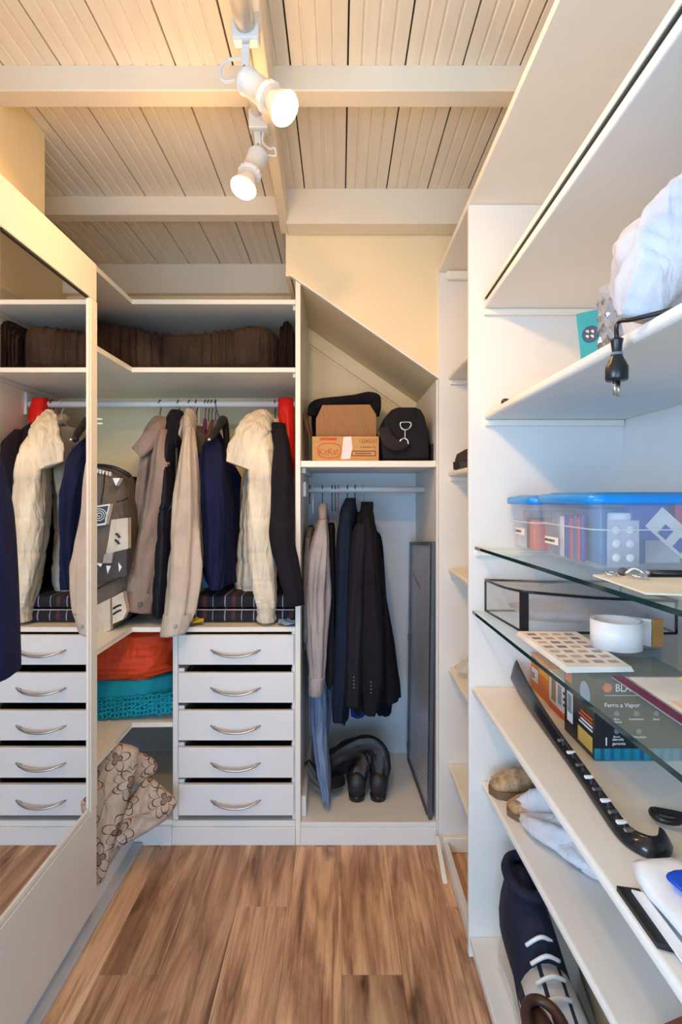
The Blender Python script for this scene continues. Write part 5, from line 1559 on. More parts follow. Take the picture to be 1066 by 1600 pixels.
lb = obj('name_label', box(0.4620, 0.4632, 1.395, 1.465, g1z + 0.044, g1z + 0.060), lab_m, t1)
text('lettering', 'CURATIVOS', 0.009, (0.4618, 1.463, g1z + 0.049), FACE_X, ink, lb, sx=0.95)
t2 = tub('larger clear tub with blue lid and medicine packets in front', 0.470, 0.76, 1.03, 1.315, 0.138, 0, [
    ('packet', (0.492, 0.53, 1.25, 1.29, zg, zg + 0.10), cg['grey']), ('packet', (0.492, 0.535, 1.225, 1.246, zg, zg + 0.09), cg['white']), ('packet', (0.492, 0.54, 1.195, 1.222, zg, zg + 0.092), cg['blue']),
    ('packet', (0.492, 0.50, 1.180, 1.192, zg, zg + 0.088), cg['pink']), ('packet', (0.492, 0.50, 1.162, 1.174, zg, zg + 0.094), cg['teal']), ('packet', (0.492, 0.50, 1.145, 1.157, zg, zg + 0.090), cg['pink']),
    ('packet', (0.492, 0.50, 1.128, 1.141, zg, zg + 0.096), cg['blue']), ('packet', (0.51, 0.60, 1.09, 1.19, zg, zg + 0.11), cg['teal']), ('packet', (0.55, 0.62, 1.05, 1.08, zg + 0.05, zg + 0.118), cg['blue']),
    ('packet', (0.64, 0.70, 1.06, 1.1, zg + 0.07, zg + 0.12), cg['pink']), ('packet', (0.60, 0.68, 1.11, 1.2, zg, zg + 0.1), cg['white'])])
lb = obj('name_label', box(0.4700, 0.4712, 1.20, 1.275, g1z + 0.036, g1z + 0.052), lab_m, t2)
text('lettering', 'MEDICAMENTOS', 0.0085, (0.4698, 1.273, g1z + 0.041), FACE_X, ink, lb, sx=0.88)
# white bottle, blister pack and printed leaflet seen through the near wall
wb = obj('pill_bottle', lathe([(0, 0.020), (0.002, 0.0215), (0.072, 0.0215), (0.080, 0.018), (0.082, 0.0185), (0.083, 0.0225), (0.100, 0.0225), (0.102, 0.020)], (0.540, 1.072, zg), (0, 0, 1), nseg=28), M['white_plastic'], t2, smooth=True, label='white pill bottle')
bp = obj('blister_pack', box(0.502, 0.562, 1.0445, 1.0455, zg + 0.000, zg + 0.088), plain('foil', srgb(214, 220, 232), rough=0.3, metal=0.5), t2, label='silver blister pack with white pills')
bm = None
for i in range(2):
    for k in range(3):
        obj('pill_blister', lathe([(0, 0.0088), (0.0028, 0.0078), (0.0045, 0.0045), (0.005, 0.0005)], (0.519 + 0.026 * i, 1.0443, zg + 0.018 + 0.026 * k), (0, -1, 0), nseg=16), M['white_plastic'], bp, smooth=True)
def leaf(x, z, ang, w_, h_, y):
    c_, s_ = math.cos(ang), math.sin(ang)
    return [Vector((x + a_ * c_ - b_ * s_, y, z + a_ * s_ + b_ * c_)) for a_, b_ in ((-w_, -h_), (w_, -h_), (w_, h_), (-w_, h_))]
lf = obj('leaflet', flat_poly(leaf(0.635, zg + 0.055, math.radians(-42), 0.060, 0.024, 1.046), 0.001), lab_m, t2, label='printed white leaflet')
for k in range(3):
    obj('printed_block', flat_poly(leaf(0.612 + 0.028 * k, zg + 0.066 - 0.025 * k, math.radians(-42), 0.010, 0.011, 1.0455), 0.0004), cg['blue'], lf)

pp = thing('paper_pad', 'cream paper sheet with pens on the glass shelf edge', 'paper', (0.5, 0.9, g1z + e))
obj('sheet', hexa([(0.448, 0.985, g1z + e), (0.440, 0.80, g1z + e), (0.62, 0.76, g1z + e), (0.62, 0.985, g1z + e), (0.448, 0.985, g1z + e + 0.003), (0.440, 0.80, g1z + e + 0.003), (0.62, 0.76, g1z + e + 0.003), (0.62, 0.985, g1z + e + 0.003)]), plain('cream_paper', srgb(236, 228, 206), rough=0.8), pp)
pn = thing('pen', 'black pen with metal collar lying on the cream paper', 'pen', (0.55, 0.93, g1z + 0.012))
pa, pb = Vector((0.53, 0.955, g1z + 0.0105)), Vector((0.67, 0.945, g1z + 0.0105))
obj('barrel', straight(pa, pb, 0.0058, nseg=14), M['black_plastic'], pn, smooth=True)
obj('collar', straight(pa + Vector((-0.016, 0.001, 0)), pa + Vector((-0.0005, 0, 0)), 0.0064, nseg=14), M['chrome'], pn, smooth=True)
bc = thing('metal_clip', 'small shiny metal clip near the black pen tip', 'clip', (0.50, 0.93, g1z + 0.01))
obj('clip_body', tube([(0.487, 0.95, g1z + 0.009), (0.50, 0.945, g1z + 0.020), (0.512, 0.935, g1z + 0.012), (0.505, 0.92, g1z + 0.008), (0.49, 0.925, g1z + 0.010), (0.487, 0.945, g1z + 0.0095)], 0.0028, nseg=8), M['chrome'], bc, smooth=True)
kr = thing('earring', 'small silver loop lying on cream paper left of the clip', 'ring', (0.47, 0.965, g1z + 0.007))
obj('loop', tube([(0.468 + 0.010 * math.cos(k * 0.7), 0.962 + 0.010 * math.sin(k * 0.7), g1z + 0.0068 + 0.004 * abs(math.sin(k))) for k in range(10)], 0.0020, nseg=7), M['chrome'], kr, smooth=True)
bcap = thing('dark_bead', 'dark grey round bead on cream paper beside the clip', 'bead', (0.5, 0.96, g1z + 0.01))
obj('bead', lathe([(0, 0.004), (0.004, 0.0075), (0.009, 0.0075), (0.013, 0.004), (0.0135, 0.0008)], (0.494, 0.972, g1z + 0.0045), (0, 0, 1), nseg=16), FB['grey'], bcap, smooth=True)

# glass shelf two: clear zipped bag with black piping
zz = g2z + e
cbg = thing('clear_storage_bag', 'clear vinyl storage bag with black piping on lower glass shelf', 'bag', (0.55, 1.43, zz))
vin = clear('vinyl', srgb(214, 214, 216), rough=0.12, alpha=0.30)
bx = {'a': Vector((0.405, 1.545, zz)), 'b': Vector((0.428, 1.300, zz)), 'c': Vector((0.78, 1.290, zz)), 'd': Vector((0.78, 1.545, zz))}
hts = {'a': 0.088, 'b': 0.098, 'c': 0.078, 'd': 0.085}
tp = {k: bx[k] + Vector((0.0, 0, hts[k])) for k in bx}
bm = bmesh.new()
def sheet(p0, p1, p2, p3, n=10, sag=0.006, sd=0, bm=None):
    r = random.Random(sd)
    fa, fb = r.uniform(0, 6), r.uniform(0, 6)
    nv = (p1 - p0).cross(p3 - p0).normalized()
    g_ = []
    for i in range(n + 1):
        row = []
        for j in range(n + 1):
            u, v = i / n, j / n
            p = p0.lerp(p1, u).lerp(p3.lerp(p2, u), v)
            ed = 16 * u * (1 - u) * v * (1 - v)
            p = p + nv * sag * ed * (math.sin(7 * u + fa + 3 * v) + 0.5 * math.sin(11 * v + fb))
            row.append(bm.verts.new(p))
        g_.append(row)
    for i in range(n):
        for j in range(n):
            bm.faces.new([g_[i][j], g_[i + 1][j], g_[i + 1][j + 1], g_[i][j + 1]])
for (p, q, sd) in (('a', 'b', 1), ('b', 'c', 2), ('c', 'd', 3), ('d', 'a', 4)):
    sheet(bx[p], bx[q], tp[q], tp[p], sd=sd, bm=bm)
sheet(tp['a'], tp['b'], tp['c'], tp['d'], sag=0.012, sd=9, bm=bm)
obj('vinyl_skin', bm, vin, cbg, smooth=True)
for nm in ('a', 'b', 'c', 'd'):
    nx = {'a': 'b', 'b': 'c', 'c': 'd', 'd': 'a'}[nm]
    mid = tp[nm].lerp(tp[nx], 0.5) + Vector((0, 0, -0.004))
    obj('piping', tube([tp[nm], mid, tp[nx]], 0.0035, nseg=8), M['black_plastic'], cbg, smooth=True)
    obj('piping', tube([bx[nm] + Vector((0, 0, 0.003)), bx[nx] + Vector((0, 0, 0.003))], 0.0030, nseg=8), M['black_plastic'], cbg, smooth=True)
    if nm != 'b':
        obj('piping', tube([bx[nm] + Vector((0, 0, 0.003)), tp[nm]], 0.0032, nseg=8), M['black_plastic'], cbg, smooth=True)
b4 = bx['b']
obj('corner_band', hexa([b4 + Vector((-0.004, 0.014, 0.001)), b4 + Vector((-0.004, -0.004, 0.001)), b4 + Vector((0.012, -0.004, 0.001)), b4 + Vector((0.004, 0.014, 0.001)),
                         tp['b'] + Vector((-0.004, 0.014, 0)), tp['b'] + Vector((-0.004, -0.004, 0)), tp['b'] + Vector((0.012, -0.004, 0)), tp['b'] + Vector((0.004, 0.014, 0))]), FB['bag_black'], cbg, label='black webbing corner')
obj('folded_contents', pillow([Vector((0.47, 1.34, zz + 0.030)), Vector((0.74, 1.33, zz + 0.030)), Vector((0.75, 1.51, zz + 0.030)), Vector((0.46, 1.51, zz + 0.030))], 0.052, 4, wav=0.004), FB['palegrey'], cbg, smooth=True, label='beige folded fabric inside')

pv = thing('dark_pouch', 'dark blue oval pouch behind the white roll', 'pouch', (0.64, 1.25, zz))
obj('pouch_body', lathe([(0, 0.01), (0.003, 0.045), (0.012, 0.052), (0.022, 0.046), (0.026, 0.02), (0.0265, 0.002)], (0.648, 1.225, zz), (0, 0, 1), nseg=32), plain('dark_blue_vinyl', srgb(38, 52, 74), rough=0.35), pv, smooth=True)
text('lettering', 'SPORTWEAR', 0.0115, (0.618, 1.171, zz + 0.011), FACE_Y, FB['palegrey'], pv, sx=0.85)

cal = thing('sticker_sheet', 'white printed stack of picture card sheets on lower glass shelf', 'paper', (0.48, 1.15, zz))
def quadslab(p, z, th):
    return hexa([Vector((x_, y_, z)) for x_, y_ in p] + [Vector((x_, y_, z + th)) for x_, y_ in p])
for k in range(3):
    o_ = 0.002 * k
    obj('sheet', quadslab([(0.408 + o_, 1.285), (0.412 + o_, 1.012 + o_), (0.538 - o_, 1.018), (0.545, 1.285 - o_)], zz + 0.0032 * k, 0.003), lab_m, cal)
rr = random.Random(12)
gm = [plain('print_%d' % i, c, rough=0.7) for i, c in enumerate((srgb(176, 164, 158), srgb(150, 152, 164), srgb(196, 178, 168), srgb(128, 126, 136)))]
for i in range(7):
    for j in range(4):
        x_ = 0.423 + 0.028 * j; y_ = 1.262 - 0.034 * i
        obj('picture', quadslab([(x_, y_), (x_, y_ - 0.016), (x_ + 0.018, y_ - 0.016), (x_ + 0.018, y_)], zz + 0.0097, 0.0004), gm[rr.randrange(4)], cal)

rl = thing('tape_roll', 'wide white elastic tape coiled into an oval roll', 'tape', (0.57, 1.14, zz))
pts2 = []
for k in range(46):
    a = k * 0.30 + 2.0
    r_ = 1 - 0.010 * k * 0.35
    pts2.append((0.572 + 0.050 * r_ * math.cos(a), 1.150 + 0.050 * r_ * math.sin(a)))
pts2 = list(reversed(pts2)) + [(0.600, 1.190), (0.625, 1.165), (0.644, 1.150)]
bm = bmesh.new()
zc0 = zz + 0.0105
va, vb, vc, vd = [], [], [], []
for i, (x_, y_) in enumerate(pts2):
    p, q = pts2[max(i - 1, 0)], pts2[min(i + 1, len(pts2) - 1)]
    t_ = Vector((q[0] - p[0], q[1] - p[1], 0)).normalized()
    n_ = Vector((-t_.y, t_.x, 0)) * 0.0009
    for lst, s_, z_ in ((va, 1, 0), (vb, -1, 0), (vc, -1, 0.056), (vd, 1, 0.056)):
        lst.append(bm.verts.new(Vector((x_, y_, zc0 + z_)) + n_ * s_))
for i in range(len(pts2) - 1):
    for l1_, l2_ in ((va, vb), (vb, vc), (vc, vd), (vd, va)):
        bm.faces.new([l1_[i], l1_[i + 1], l2_[i + 1], l2_[i]])
obj('tape_band', bm, M['white_plastic'], rl, smooth=True)
obj('gold_end', box(0.6435, 0.666, 1.144, 1.148, zc0 + 0.0, zc0 + 0.058, 0.001), plain('gold_foil', srgb(176, 128, 70), rough=0.35, metal=0.4), rl, label='gold brown end tab')

fl_ = thing('plastic_folder', 'clear plastic folder with purple edge and papers on lower glass shelf', 'folder', (0.6, 0.82, zz))
obj('sleeve', quadslab([(0.482, 0.985), (0.478, 0.66), (0.74, 0.66), (0.74, 0.985)], zz, 0.0022), clear('folder_clear', srgb(206, 212, 222), alpha=0.4), fl_)
obj('purple_edge', quadslab([(0.482, 0.985), (0.478, 0.66), (0.492, 0.66), (0.500, 0.985)], zz + 0.0024, 0.0020), plain('purple_binding', srgb(108, 32, 70), rough=0.5), fl_, label='dark purple binding strip')
obj('paper', quadslab([(0.508, 0.975), (0.500, 0.72), (0.72, 0.70), (0.73, 0.975)], zz + 0.0024, 0.0012), lab_m, fl_)
obj('paper', quadslab([(0.51, 0.86), (0.505, 0.70), (0.66, 0.68), (0.67, 0.86)], zz + 0.0037, 0.001), plain('peach_paper', srgb(240, 206, 186), rough=0.7), fl_, label='peach paper')
obj('pencil', straight((0.585, 0.955, zz + 0.008), (0.64, 0.85, zz + 0.008), 0.0035, nseg=8), plain('pencil_yellow', srgb(226, 196, 50), rough=0.5), fl_)
obj('pencil_tip', straight((0.6405, 0.849, zz + 0.008), (0.665, 0.80, zz + 0.008), 0.0033, nseg=8), cg['blue'], fl_)

# shelf three: product cartons
z3 = s3z + e
ir = thing('iron_box', 'black steam iron carton with white lettering and teal base band', 'box', (0.60, 1.2, z3))
blackc = plain('carton_black', srgb(30, 30, 34), rough=0.35, var=0.06)
ix0, ix1, iy0, iy1, ih = 0.516, 0.72, 1.128, 1.278, 0.166
obj('carton', box(ix0, ix1, iy0, iy1, z3, z3 + ih, 0.0008), blackc, ir)
whi = plain('print_white', srgb(236, 236, 238), rough=0.5)
oran = plain('print_orange', srgb(226, 92, 40), rough=0.5)
tealp = plain('print_teal', srgb(20, 140, 170), rough=0.4)
yf = iy0 - 0.0006
obj('base_band', box(ix0, ix1, yf, yf + 0.0004, z3 + 0.0008, z3 + 0.024), tealp, ir)
for k in range(9):
    obj('band_stripe', box(ix0 + 0.012 + k * 0.02, ix0 + 0.020 + k * 0.02, yf - 0.0004, yf - 0.0001, z3 + 0.0008, z3 + 0.024), plain('teal_%d' % k, srgb(12, 100 + 8 * (k % 4), 130 + 10 * (k % 3)), rough=0.4), ir)
obj('emblem', lathe([(0, 0.010), (0.0004, 0.010)], (ix0 + 0.026, yf, z3 + 0.147), (0, -1, 0), nseg=6), oran, ir)
text('lettering', 'BLACK+DECKER', 0.022, (ix0 + 0.042, yf, z3 + 0.1395), FACE_Y, whi, ir, sx=0.84, extrude=0.0003)
obj('rule', box(ix0 + 0.02, ix1 - 0.01, yf, yf + 0.0004, z3 + 0.131, z3 + 0.1318), whi, ir)
text('lettering', 'Ferro a Vapor', 0.0125, (ix0 + 0.02, yf, z3 + 0.108), FACE_Y, whi, ir, extrude=0.0003)
for i, (x_, z_, s_) in enumerate(((0.045, 0.082, 'Base\ncerâmica'), (0.085, 0.082, 'Autolimpeza'), (0.125, 0.082, 'Spray'), (0.045, 0.046, 'Bivolt\n220 ml'), (0.090, 0.046, 'Corta pingos'))):
    text('lettering', s_, 0.0058, (ix0 + x_, yf, z3 + z_), FACE_Y, whi, ir, align='CENTER', extrude=0.0003)
    obj('pictogram', lathe([(0, 0.0055), (0.0004, 0.0055)], (ix0 + x_, yf, z3 + z_ + 0.013), (0, -1, 0), nseg=12), plain('print_grey_%d' % i, srgb(120, 120, 126), rough=0.5), ir)
text('lettering', '1', 0.024, (ix0 + 0.018, yf, z3 + 0.030), FACE_Y, whi, ir, extrude=0.0003)
text('lettering', 'ano de\ngarantia', 0.0085, (ix0 + 0.036, yf, z3 + 0.040), FACE_Y, whi, ir, extrude=0.0003)
xf = ix0 - 0.0006
obj('barcode_label', box(xf, xf + 0.0004, 1.232, 1.262, z3 + 0.03, z3 + 0.098), whi, ir)
for k in range(7):
    obj('barcode_bar', box(xf - 0.0003, xf - 0.0001, 1.237 + k * 0.0032, 1.2385 + k * 0.0032, z3 + 0.05, z3 + 0.092), ink, ir)
obj('yellow_panel', box(xf, xf + 0.0004, 1.136, 1.205, z3 + 0.010, z3 + 0.042), plain('print_yellow', srgb(216, 178, 92), rough=0.5), ir)
for k in range(4):
    obj('text_strip', box(xf, xf + 0.0004, 1.136, 1.200 - 0.008 * (k % 2), z3 + 0.052 + k * 0.008, z3 + 0.056 + k * 0.008), whi if k < 2 else oran, ir)
obj('side_picture', lathe([(0, 0.024), (0.0004, 0.024)], (xf + 0.0002, 1.170, z3 + 0.122), (-1, 0, 0), nseg=20), plain('print_bluegrey', srgb(150, 170, 196), rough=0.5), ir)
obj('corner_flash', box(xf, xf + 0.0004, 1.236, 1.27, z3 + 0.118, z3 + 0.140), oran, ir)

orb = thing('orange_carton', 'orange product carton against the divider on white shelf', 'box', (0.6, 1.5, z3))
obj('carton', box(0.536, 0.70, 1.425, 1.56, z3, z3 + 0.098, 0.0008), plain('orange_card', srgb(232, 128, 40), rough=0.5), orb)
xo = 0.5354
obj('white_panel', box(xo, xo + 0.0004, 1.505, 1.552, z3 + 0.026, z3 + 0.062), whi, orb)
obj('orange_stripe', box(xo, xo + 0.0004, 1.43, 1.495, z3 + 0.06, z3 + 0.09), plain('print_amber', srgb(240, 170, 70), rough=0.5), orb)
obj('text_strip', box(xo, xo + 0.0004, 1.51, 1.552, z3 + 0.078, z3 + 0.09), ink, orb)
text('lettering', '25', 0.02, (xo - 0.0004, 1.548, z3 + 0.034), FACE_X, ink, orb)
wh2 = thing('white_carton', 'white printed carton between the orange and black cartons', 'box', (0.6, 1.36, z3))
obj('carton', box(0.534, 0.70, 1.290, 1.42, z3, z3 + 0.094, 0.0008), plain('white_card', srgb(226, 216, 206), rough=0.5), wh2)
xo = 0.5334
obj('base_band', box(xo, xo + 0.0004, 1.291, 1.419, z3 + 0.001, z3 + 0.016), oran, wh2)
obj('picture', box(xo, xo + 0.0004, 1.375, 1.402, z3 + 0.024, z3 + 0.085), plain('print_tan', srgb(170, 130, 96), rough=0.5), wh2)
obj('picture', box(xo, xo + 0.0004, 1.34, 1.362, z3 + 0.03, z3 + 0.075), plain('print_silver', srgb(150, 150, 152), rough=0.5), wh2)
for k in range(3):
    obj('text_strip', box(xo, xo + 0.0004, 1.30, 1.33, z3 + 0.034 + 0.014 * k, z3 + 0.040 + 0.014 * k), ink, wh2)
gc2 = thing('picture_carton', 'blue grey picture carton behind the black steam iron carton', 'box', (0.6, 1.29, z3))
tp2 = box(0.556, 0.74, 1.2792, 1.2896, z3, z3 + 0.182, 0.0008)
obj('carton', tp2, plain('bluegrey_card', srgb(136, 150, 166), rough=0.5, var=0.2, scale=30), gc2)

# curved black trim lying along the shelf
trm = thing('trim_strip', 'long curved black plastic trim piece lying along white shelf', 'trim', (0.46, 1.2, z3))
path = [(0.487, 1.55, 0.030, 0.056), (0.484, 1.46, 0.014, 0.046), (0.478, 1.34, 0.006, 0.036), (0.471, 1.20, 0.003, 0.026), (0.462, 1.06, 0.003, 0.022), (0.452, 0.95, 0.003, 0.022), (0.447, 0.87, 0.003, 0.022), (0.460, 0.835, 0.003, 0.026), (0.480, 0.832, 0.004, 0.026), (0.492, 0.846, 0.008, 0.028)]
rings = []
NP = 72
for j in range(NP + 1):
    x_, y_, zb_, h_ = cr(path, j / NP * (len(path) - 1))
    x2, y2, _, _ = cr(path, min(j + 1, NP) / NP * (len(path) - 1))
    x1_, y1_, _, _ = cr(path, max(j - 1, 0) / NP * (len(path) - 1))
    t_ = Vector((x2 - x1_, y2 - y1_, 0)).normalized()
    n_ = Vector((t_.y, -t_.x, 0))
    if n_.x > 0: n_ = -n_
    if j > NP * 0.72:
        n_ = Vector((t_.y, -t_.x, 0))
    sec = [(-0.012, 0.0), (-0.013, 0.004), (-0.008, h_ * 0.5), (-0.001, h_ * 0.9), (0.004, h_), (0.006, h_ * 0.96), (0.001, h_ * 0.8), (-0.004, h_ * 0.45), (-0.006, 0.003), (0.010, 0.003), (0.010, 0.0)]
    k_ = 0.35 if j in (0, NP) else 1.0
    rings.append([Vector((x_, y_, z3 + max(zb_ - 0.003, 0))) + n_ * (-s_[0] * 1.0) * k_ + Vector((0, 0, s_[1] * k_)) for s_ in sec])
obj('trim_body', rings_to_bm(rings), plain('gloss_black', srgb(30, 30, 36), rough=0.16, var=0.05), trm, smooth=True)
for k in range(9):
    x_, y_, _, _ = cr(path, 3.2 + k * 0.38)
    obj('metal_clip', box(x_ - 0.010, x_ + 0.006, y_ - 0.004, y_ + 0.004, z3 + 0.019, z3 + 0.0235, 0.001), M['white_plastic'] if k % 2 else M['steel'], trm)

cbk = thing('cable_loop', 'short black cable looped on the white shelf at right', 'cable', (0.56, 0.9, z3))
obj('cord', tube([(0.70, 0.955, z3 + 0.006), (0.64, 0.925, z3 + 0.006), (0.59, 0.915, z3 + 0.006), (0.555, 0.930, z3 + 0.006), (0.525, 0.935, z3 + 0.008), (0.520, 0.910, z3 + 0.009), (0.545, 0.898, z3 + 0.010), (0.585, 0.925, z3 + 0.0125), (0.65, 0.965, z3 + 0.0065), (0.71, 0.99, z3 + 0.006)], 0.0055, nseg=10), M['black_plastic'], cbk, smooth=True)

pb_ = thing('plastic_bag', 'white plastic bag with bright blue print near the shelf edge', 'bag', (0.45, 0.68, z3))
obj('bag_body', pillow([Vector((0.405, 0.775, z3 + 0.022)), Vector((0.50, 0.79, z3 + 0.022)), Vector((0.62, 0.76, z3 + 0.022)), Vector((0.64, 0.52, z3 + 0.022)), Vector((0.44, 0.50, z3 + 0.022)), Vector((0.40, 0.62, z3 + 0.022))], 0.042, 6, wav=0.003), plain('white_polythene', srgb(240, 242, 248), rough=0.3), pb_, smooth=True)
bm = pillow([Vector((0.420, 0.712, z3 + 0.044)), Vector((0.44, 0.732, z3 + 0.044)), Vector((0.51, 0.735, z3 + 0.044)), Vector((0.54, 0.66, z3 + 0.044)), Vector((0.45, 0.625, z3 + 0.044))], 0.006, 8, wav=0.0005)
obj('blue_print', bm, plain('bright_blue_print', srgb(16, 84, 226), rough=0.35), pb_, smooth=True, label='bright blue printed oval')
bs_ = thing('black_sleeve', 'flat black case with a white strip beside the plastic bag', 'case', (0.39, 0.70, z3))
obj('case_body', quadslab([(0.376, 0.756), (0.376, 0.66), (0.399, 0.65), (0.404, 0.75)], z3, 0.007), M['black_plastic'], bs_)
obj('white_strip', quadslab([(0.390, 0.744), (0.387, 0.60), (0.402, 0.60), (0.403, 0.738)], z3 + 0.0074, 0.003), M['white_plastic'], bs_)

# shelf four: sandals and white cloth
z4 = s4z + e
san_m = plain('snake_leather', srgb(176, 146, 112), rough=0.5, var=0.28, scale=60)
sole_m = plain('sandal_sole', srgb(120, 92, 66), rough=0.7)
wr = thing('white_garment', 'crumpled thin white garment lying beside the sandals', 'cloth', (0.5, 1.27, z4))
for i, (pts, rad, sd) in enumerate((
        ([(0.455, 1.40, 0.025), (0.50, 1.36, 0.05), (0.56, 1.33, 0.07), (0.62, 1.33, 0.06)], [0.020, 0.042, 0.052, 0.04], 1),
        ([(0.452, 1.36, 0.016), (0.47, 1.30, 0.035), (0.52, 1.25, 0.045), (0.58, 1.22, 0.04)], [0.015, 0.034, 0.042, 0.03], 2),
        ([(0.48, 1.28, 0.02), (0.51, 1.22, 0.025), (0.54, 1.15, 0.02)], [0.02, 0.03, 0.015], 3))):
    bm = limb([Vector((a_, b_, z4 + max(c_, rad[min(k, len(rad) - 1)] * 0.62))) for k, (a_, b_, c_) in enumerate(pts)], rad, Fold(250 + sd, 0.22, ks=(2, 3, 5, 7), hz=0.05, base=0.8), nseg=28, flat=1.0, up=Vector((0, 0, 1)))
    for v in bm.verts:
        v.co.z = z4 + 0.002 + abs(v.co.z - z4 - 0.002) * 0.8
    obj('fold', bm, FB['white_cloth'], wr, smooth=True)
obj('red_tag', box(0.548, 0.575, 1.175, 1.205, z4 + 0.030, z4 + 0.036, 0.002), plain('dark_red_tag', srgb(140, 40, 60), rough=0.5), wr, label='dark red tag')
wal = thing('leather_belt', 'reddish brown leather strap lying at the near end of shelf', 'belt', (0.52, 0.82, z4))
obj('strap', quadslab([(0.470, 0.826), (0.480, 0.78), (0.70, 0.86), (0.70, 0.91)], z4, 0.012), plain('red_brown_leather', srgb(150, 84, 70), rough=0.5), wal)

# far bay: shoes glimpsed at the shelf ends
def sneaker(name, label, cx_, cy_, z_, mat, sole, rot=math.pi / 2, s=1.0, cat='shoe', group=None, hi=0.0, laces=None, zs_=1.0, vamp=None):
    t0 = thing(name, label, cat, (cx_, cy_, z_), group)
    c_, s_ = math.cos(rot), math.sin(rot)
    def W(x_, y_, zz_):
        return Vector((cx_ + (x_ * c_ - y_ * s_) * s, cy_ + (x_ * s_ + y_ * c_) * s, z_ + zz_ * s * zs_))
    prof = [(-0.135, 0.012, 0.02), (-0.128, 0.028, 0.042), (-0.10, 0.041, 0.058), (-0.06, 0.046, 0.072), (-0.01, 0.042, 0.092), (0.03, 0.038, 0.108 + hi * 0.5), (0.08, 0.037, 0.112 + hi), (0.115, 0.034, 0.108 + hi), (0.132, 0.024, 0.090 + hi * 0.9), (0.138, 0.010, 0.05)]
    rings = []
    for y_, hw, hh in prof:
        rings.append([W(hw * math.cos(t_) * (0.78 + 0.22 * (1 - max(0, math.sin(t_)))), y_, 0.012 + hh * 0.5 + hh * 0.5 * math.copysign(abs(math.sin(t_)) ** 0.8, math.sin(t_))) for t_ in [2 * math.pi * i / 22 for i in range(22)]])
    if vamp:
        obj('upper', rings_to_bm(rings[4:]), mat, t0, smooth=True)
        obj('vamp', rings_to_bm(rings[:5]), vamp, t0, smooth=True)
    else:
        obj('upper', rings_to_bm(rings), mat, t0, smooth=True)
    out = [(0.0, -0.142), (0.030, -0.128), (0.047, -0.085), (0.047, -0.04), (0.039, 0.03), (0.039, 0.10), (0.026, 0.136), (0, 0.144), (-0.026, 0.136), (-0.039, 0.10), (-0.037, 0.03), (-0.045, -0.04), (-0.045, -0.085), (-0.030, -0.128)]
    bm = bmesh.new()
    A = [bm.verts.new(W(x_, y_, 0.0)) for x_, y_ in out]
    B = [bm.verts.new(W(x_ * 1.02, y_ * 1.01, 0.026)) for x_, y_ in out]
    bm.faces.new(A); bm.faces.new(B[::-1])
    for i in range(len(out)):
        bm.faces.new([A[i], A[(i + 1) % len(out)], B[(i + 1) % len(out)], B[i]])
    obj('sole', bm, sole, t0)
    obj('collar_pad', tube([W(0.030 * math.cos(a), 0.075 + 0.045 * math.sin(a), 0.122 + hi + 0.004 * math.sin(a)) for a in [k * 0.6 for k in range(12)]], 0.009 * s, nseg=8), mat, t0, smooth=True)
    if laces:
        for k in range(4):
            obj('lace', tube([W(-0.022, -0.055 + 0.022 * k, 0.084 + 0.010 * k), W(0, -0.058 + 0.022 * k, 0.096 + 0.011 * k), W(0.022, -0.050 + 0.022 * k, 0.084 + 0.010 * k)], 0.0032 * s, nseg=6), laces, t0, smooth=True)
    return t0


sneaker('slip_on_shoe', 'tan patterned slip on shoe nearer the divider, upper one in view', 0.535, 1.500, z4, san_m, sole_m, rot=math.radians(-88), cat='shoe', s=0.95, zs_=0.85)
sneaker('slip_on_shoe', 'tan patterned slip on shoe in front, partly under the white cloth', 0.553, 1.408, z4, san_m, sole_m, rot=math.radians(-84), cat='shoe', s=0.95, zs_=0.62)
blk = plain('dark_suede', srgb(44, 38, 36), rough=0.8, var=0.15)
brn = plain('brown_leather', srgb(70, 42, 34), rough=0.45, var=0.15)
wsole = plain('white_sole', srgb(220, 216, 210), rough=0.5)
dsole = plain('dark_sole', srgb(30, 28, 28), rough=0.6)
sneaker('shoe', 'dark grey suede shoe on the second highest narrow shelf', 0.535, 1.93, 1.388 + e, blk, dsole, rot=math.radians(-88))
sneaker('shoe', 'black shoe with pink lining on the middle narrow shelf', 0.570, 1.84, 1.034 + e, blk, dsole, rot=math.radians(-80), laces=plain('pink_lace', srgb(196, 70, 104), rough=0.7))
bagm = clear('thin_polythene', srgb(222, 214, 208), rough=0.2, alpha=0.45)
bg = thing('clear_plastic_bag', 'crumpled transparent plastic bag on narrow shelf below the pink shoe', 'bag', (0.5, 1.87, 0.668))
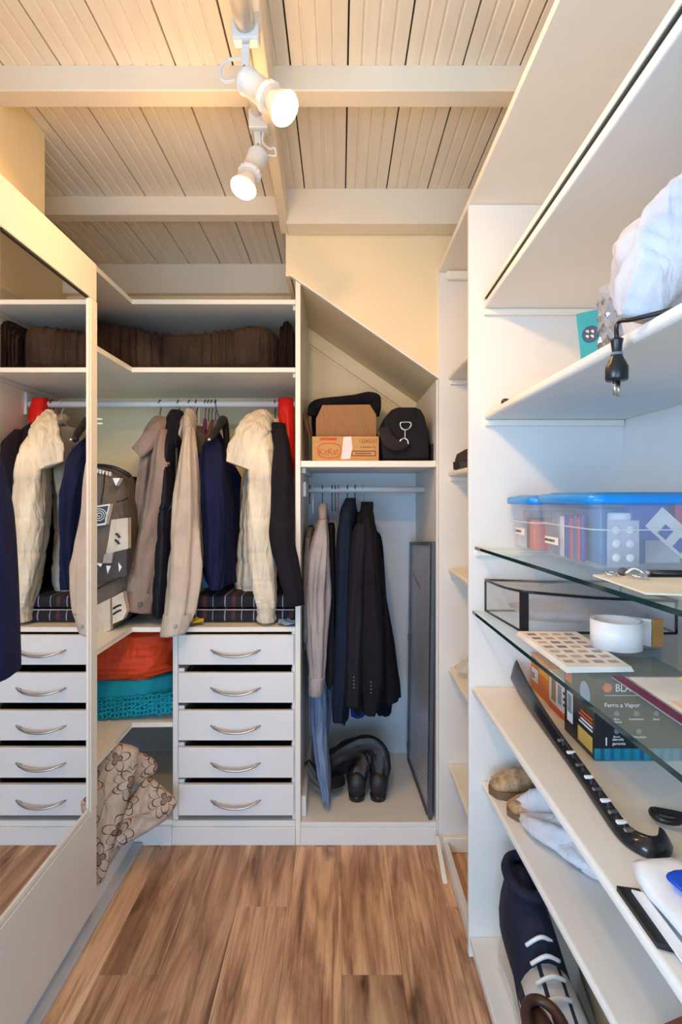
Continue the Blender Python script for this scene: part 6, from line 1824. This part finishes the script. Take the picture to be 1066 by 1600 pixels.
for i, (c_, r_, sd) in enumerate((((0.47, 1.93, 0.668 + e), (0.066, 0.058, 0.030), 1), ((0.525, 1.83, 0.668 + e), (0.06, 0.07, 0.075), 2))):
    rings = []
    f = Fold(300 + sd, 0.2, ks=(3, 5, 7), base=0.6, hz=0.06)
    for j in range(13):
        v = j / 12
        rr_ = math.sin(math.pi * min(0.98, max(0.02, v))) ** 0.6
        rings.append([Vector((c_[0] + r_[0] * rr_ * f(t_, v) * math.cos(t_), c_[1] + r_[1] * rr_ * f(t_, v) * math.sin(t_), c_[2] + 2 * r_[2] * v)) for t_ in [2 * math.pi * i2 / 24 for i2 in range(24)]])
    obj('bag_body' if i == 0 else 'bag_top', rings_to_bm(rings), bagm, bg)
sneaker('loafer', 'dark brown loafer on the second lowest narrow shelf', 0.575, 1.66, 0.315 + e, brn, dsole, rot=math.radians(-90))
sneaker('loafer', 'dark brown loafer half hidden behind the divider at mid height', 0.580, 1.665, 0.668 + e, brn, dsole, rot=math.radians(-90))
sneaker('shoe', 'glossy black shoe standing on the floor beside divider base', 0.535, 1.665, 0.058 + e, FB['leather'], dsole, rot=math.radians(-92), laces=M['black_plastic'])

# bottom of the near bay: tall trainers
z5 = 0.058 + e
nvy = cloth('navy_trainer', srgb(36, 38, 58), rough=0.7)
sneaker('high_top_shoe', 'tall navy high top shoe with white laces, closest to divider', 0.475, 1.30, z5, nvy, wsole, rot=0.0, s=1.55, hi=0.055, laces=M['white_plastic'], vamp=stripe_mat('white_navy_panels', [(0.0, srgb(216, 218, 224)), (0.55, srgb(44, 46, 66)), (0.75, srgb(216, 218, 224))], 22.0, axis=0))
sneaker('high_top_shoe', 'tall dark brown high top shoe at the shelf front', 0.418, 1.02, z5, brn, wsole, rot=math.radians(4), s=1.2, hi=0.03, laces=M['white_plastic'])
sneaker('high_top_shoe', 'worn pale high top shoe deeper under the lowest shelf', 0.62, 1.22, z5, plain('worn_canvas', srgb(160, 140, 112), rough=0.8), wsole, rot=math.radians(-4), s=1.3, hi=0.04, laces=M['white_plastic'])
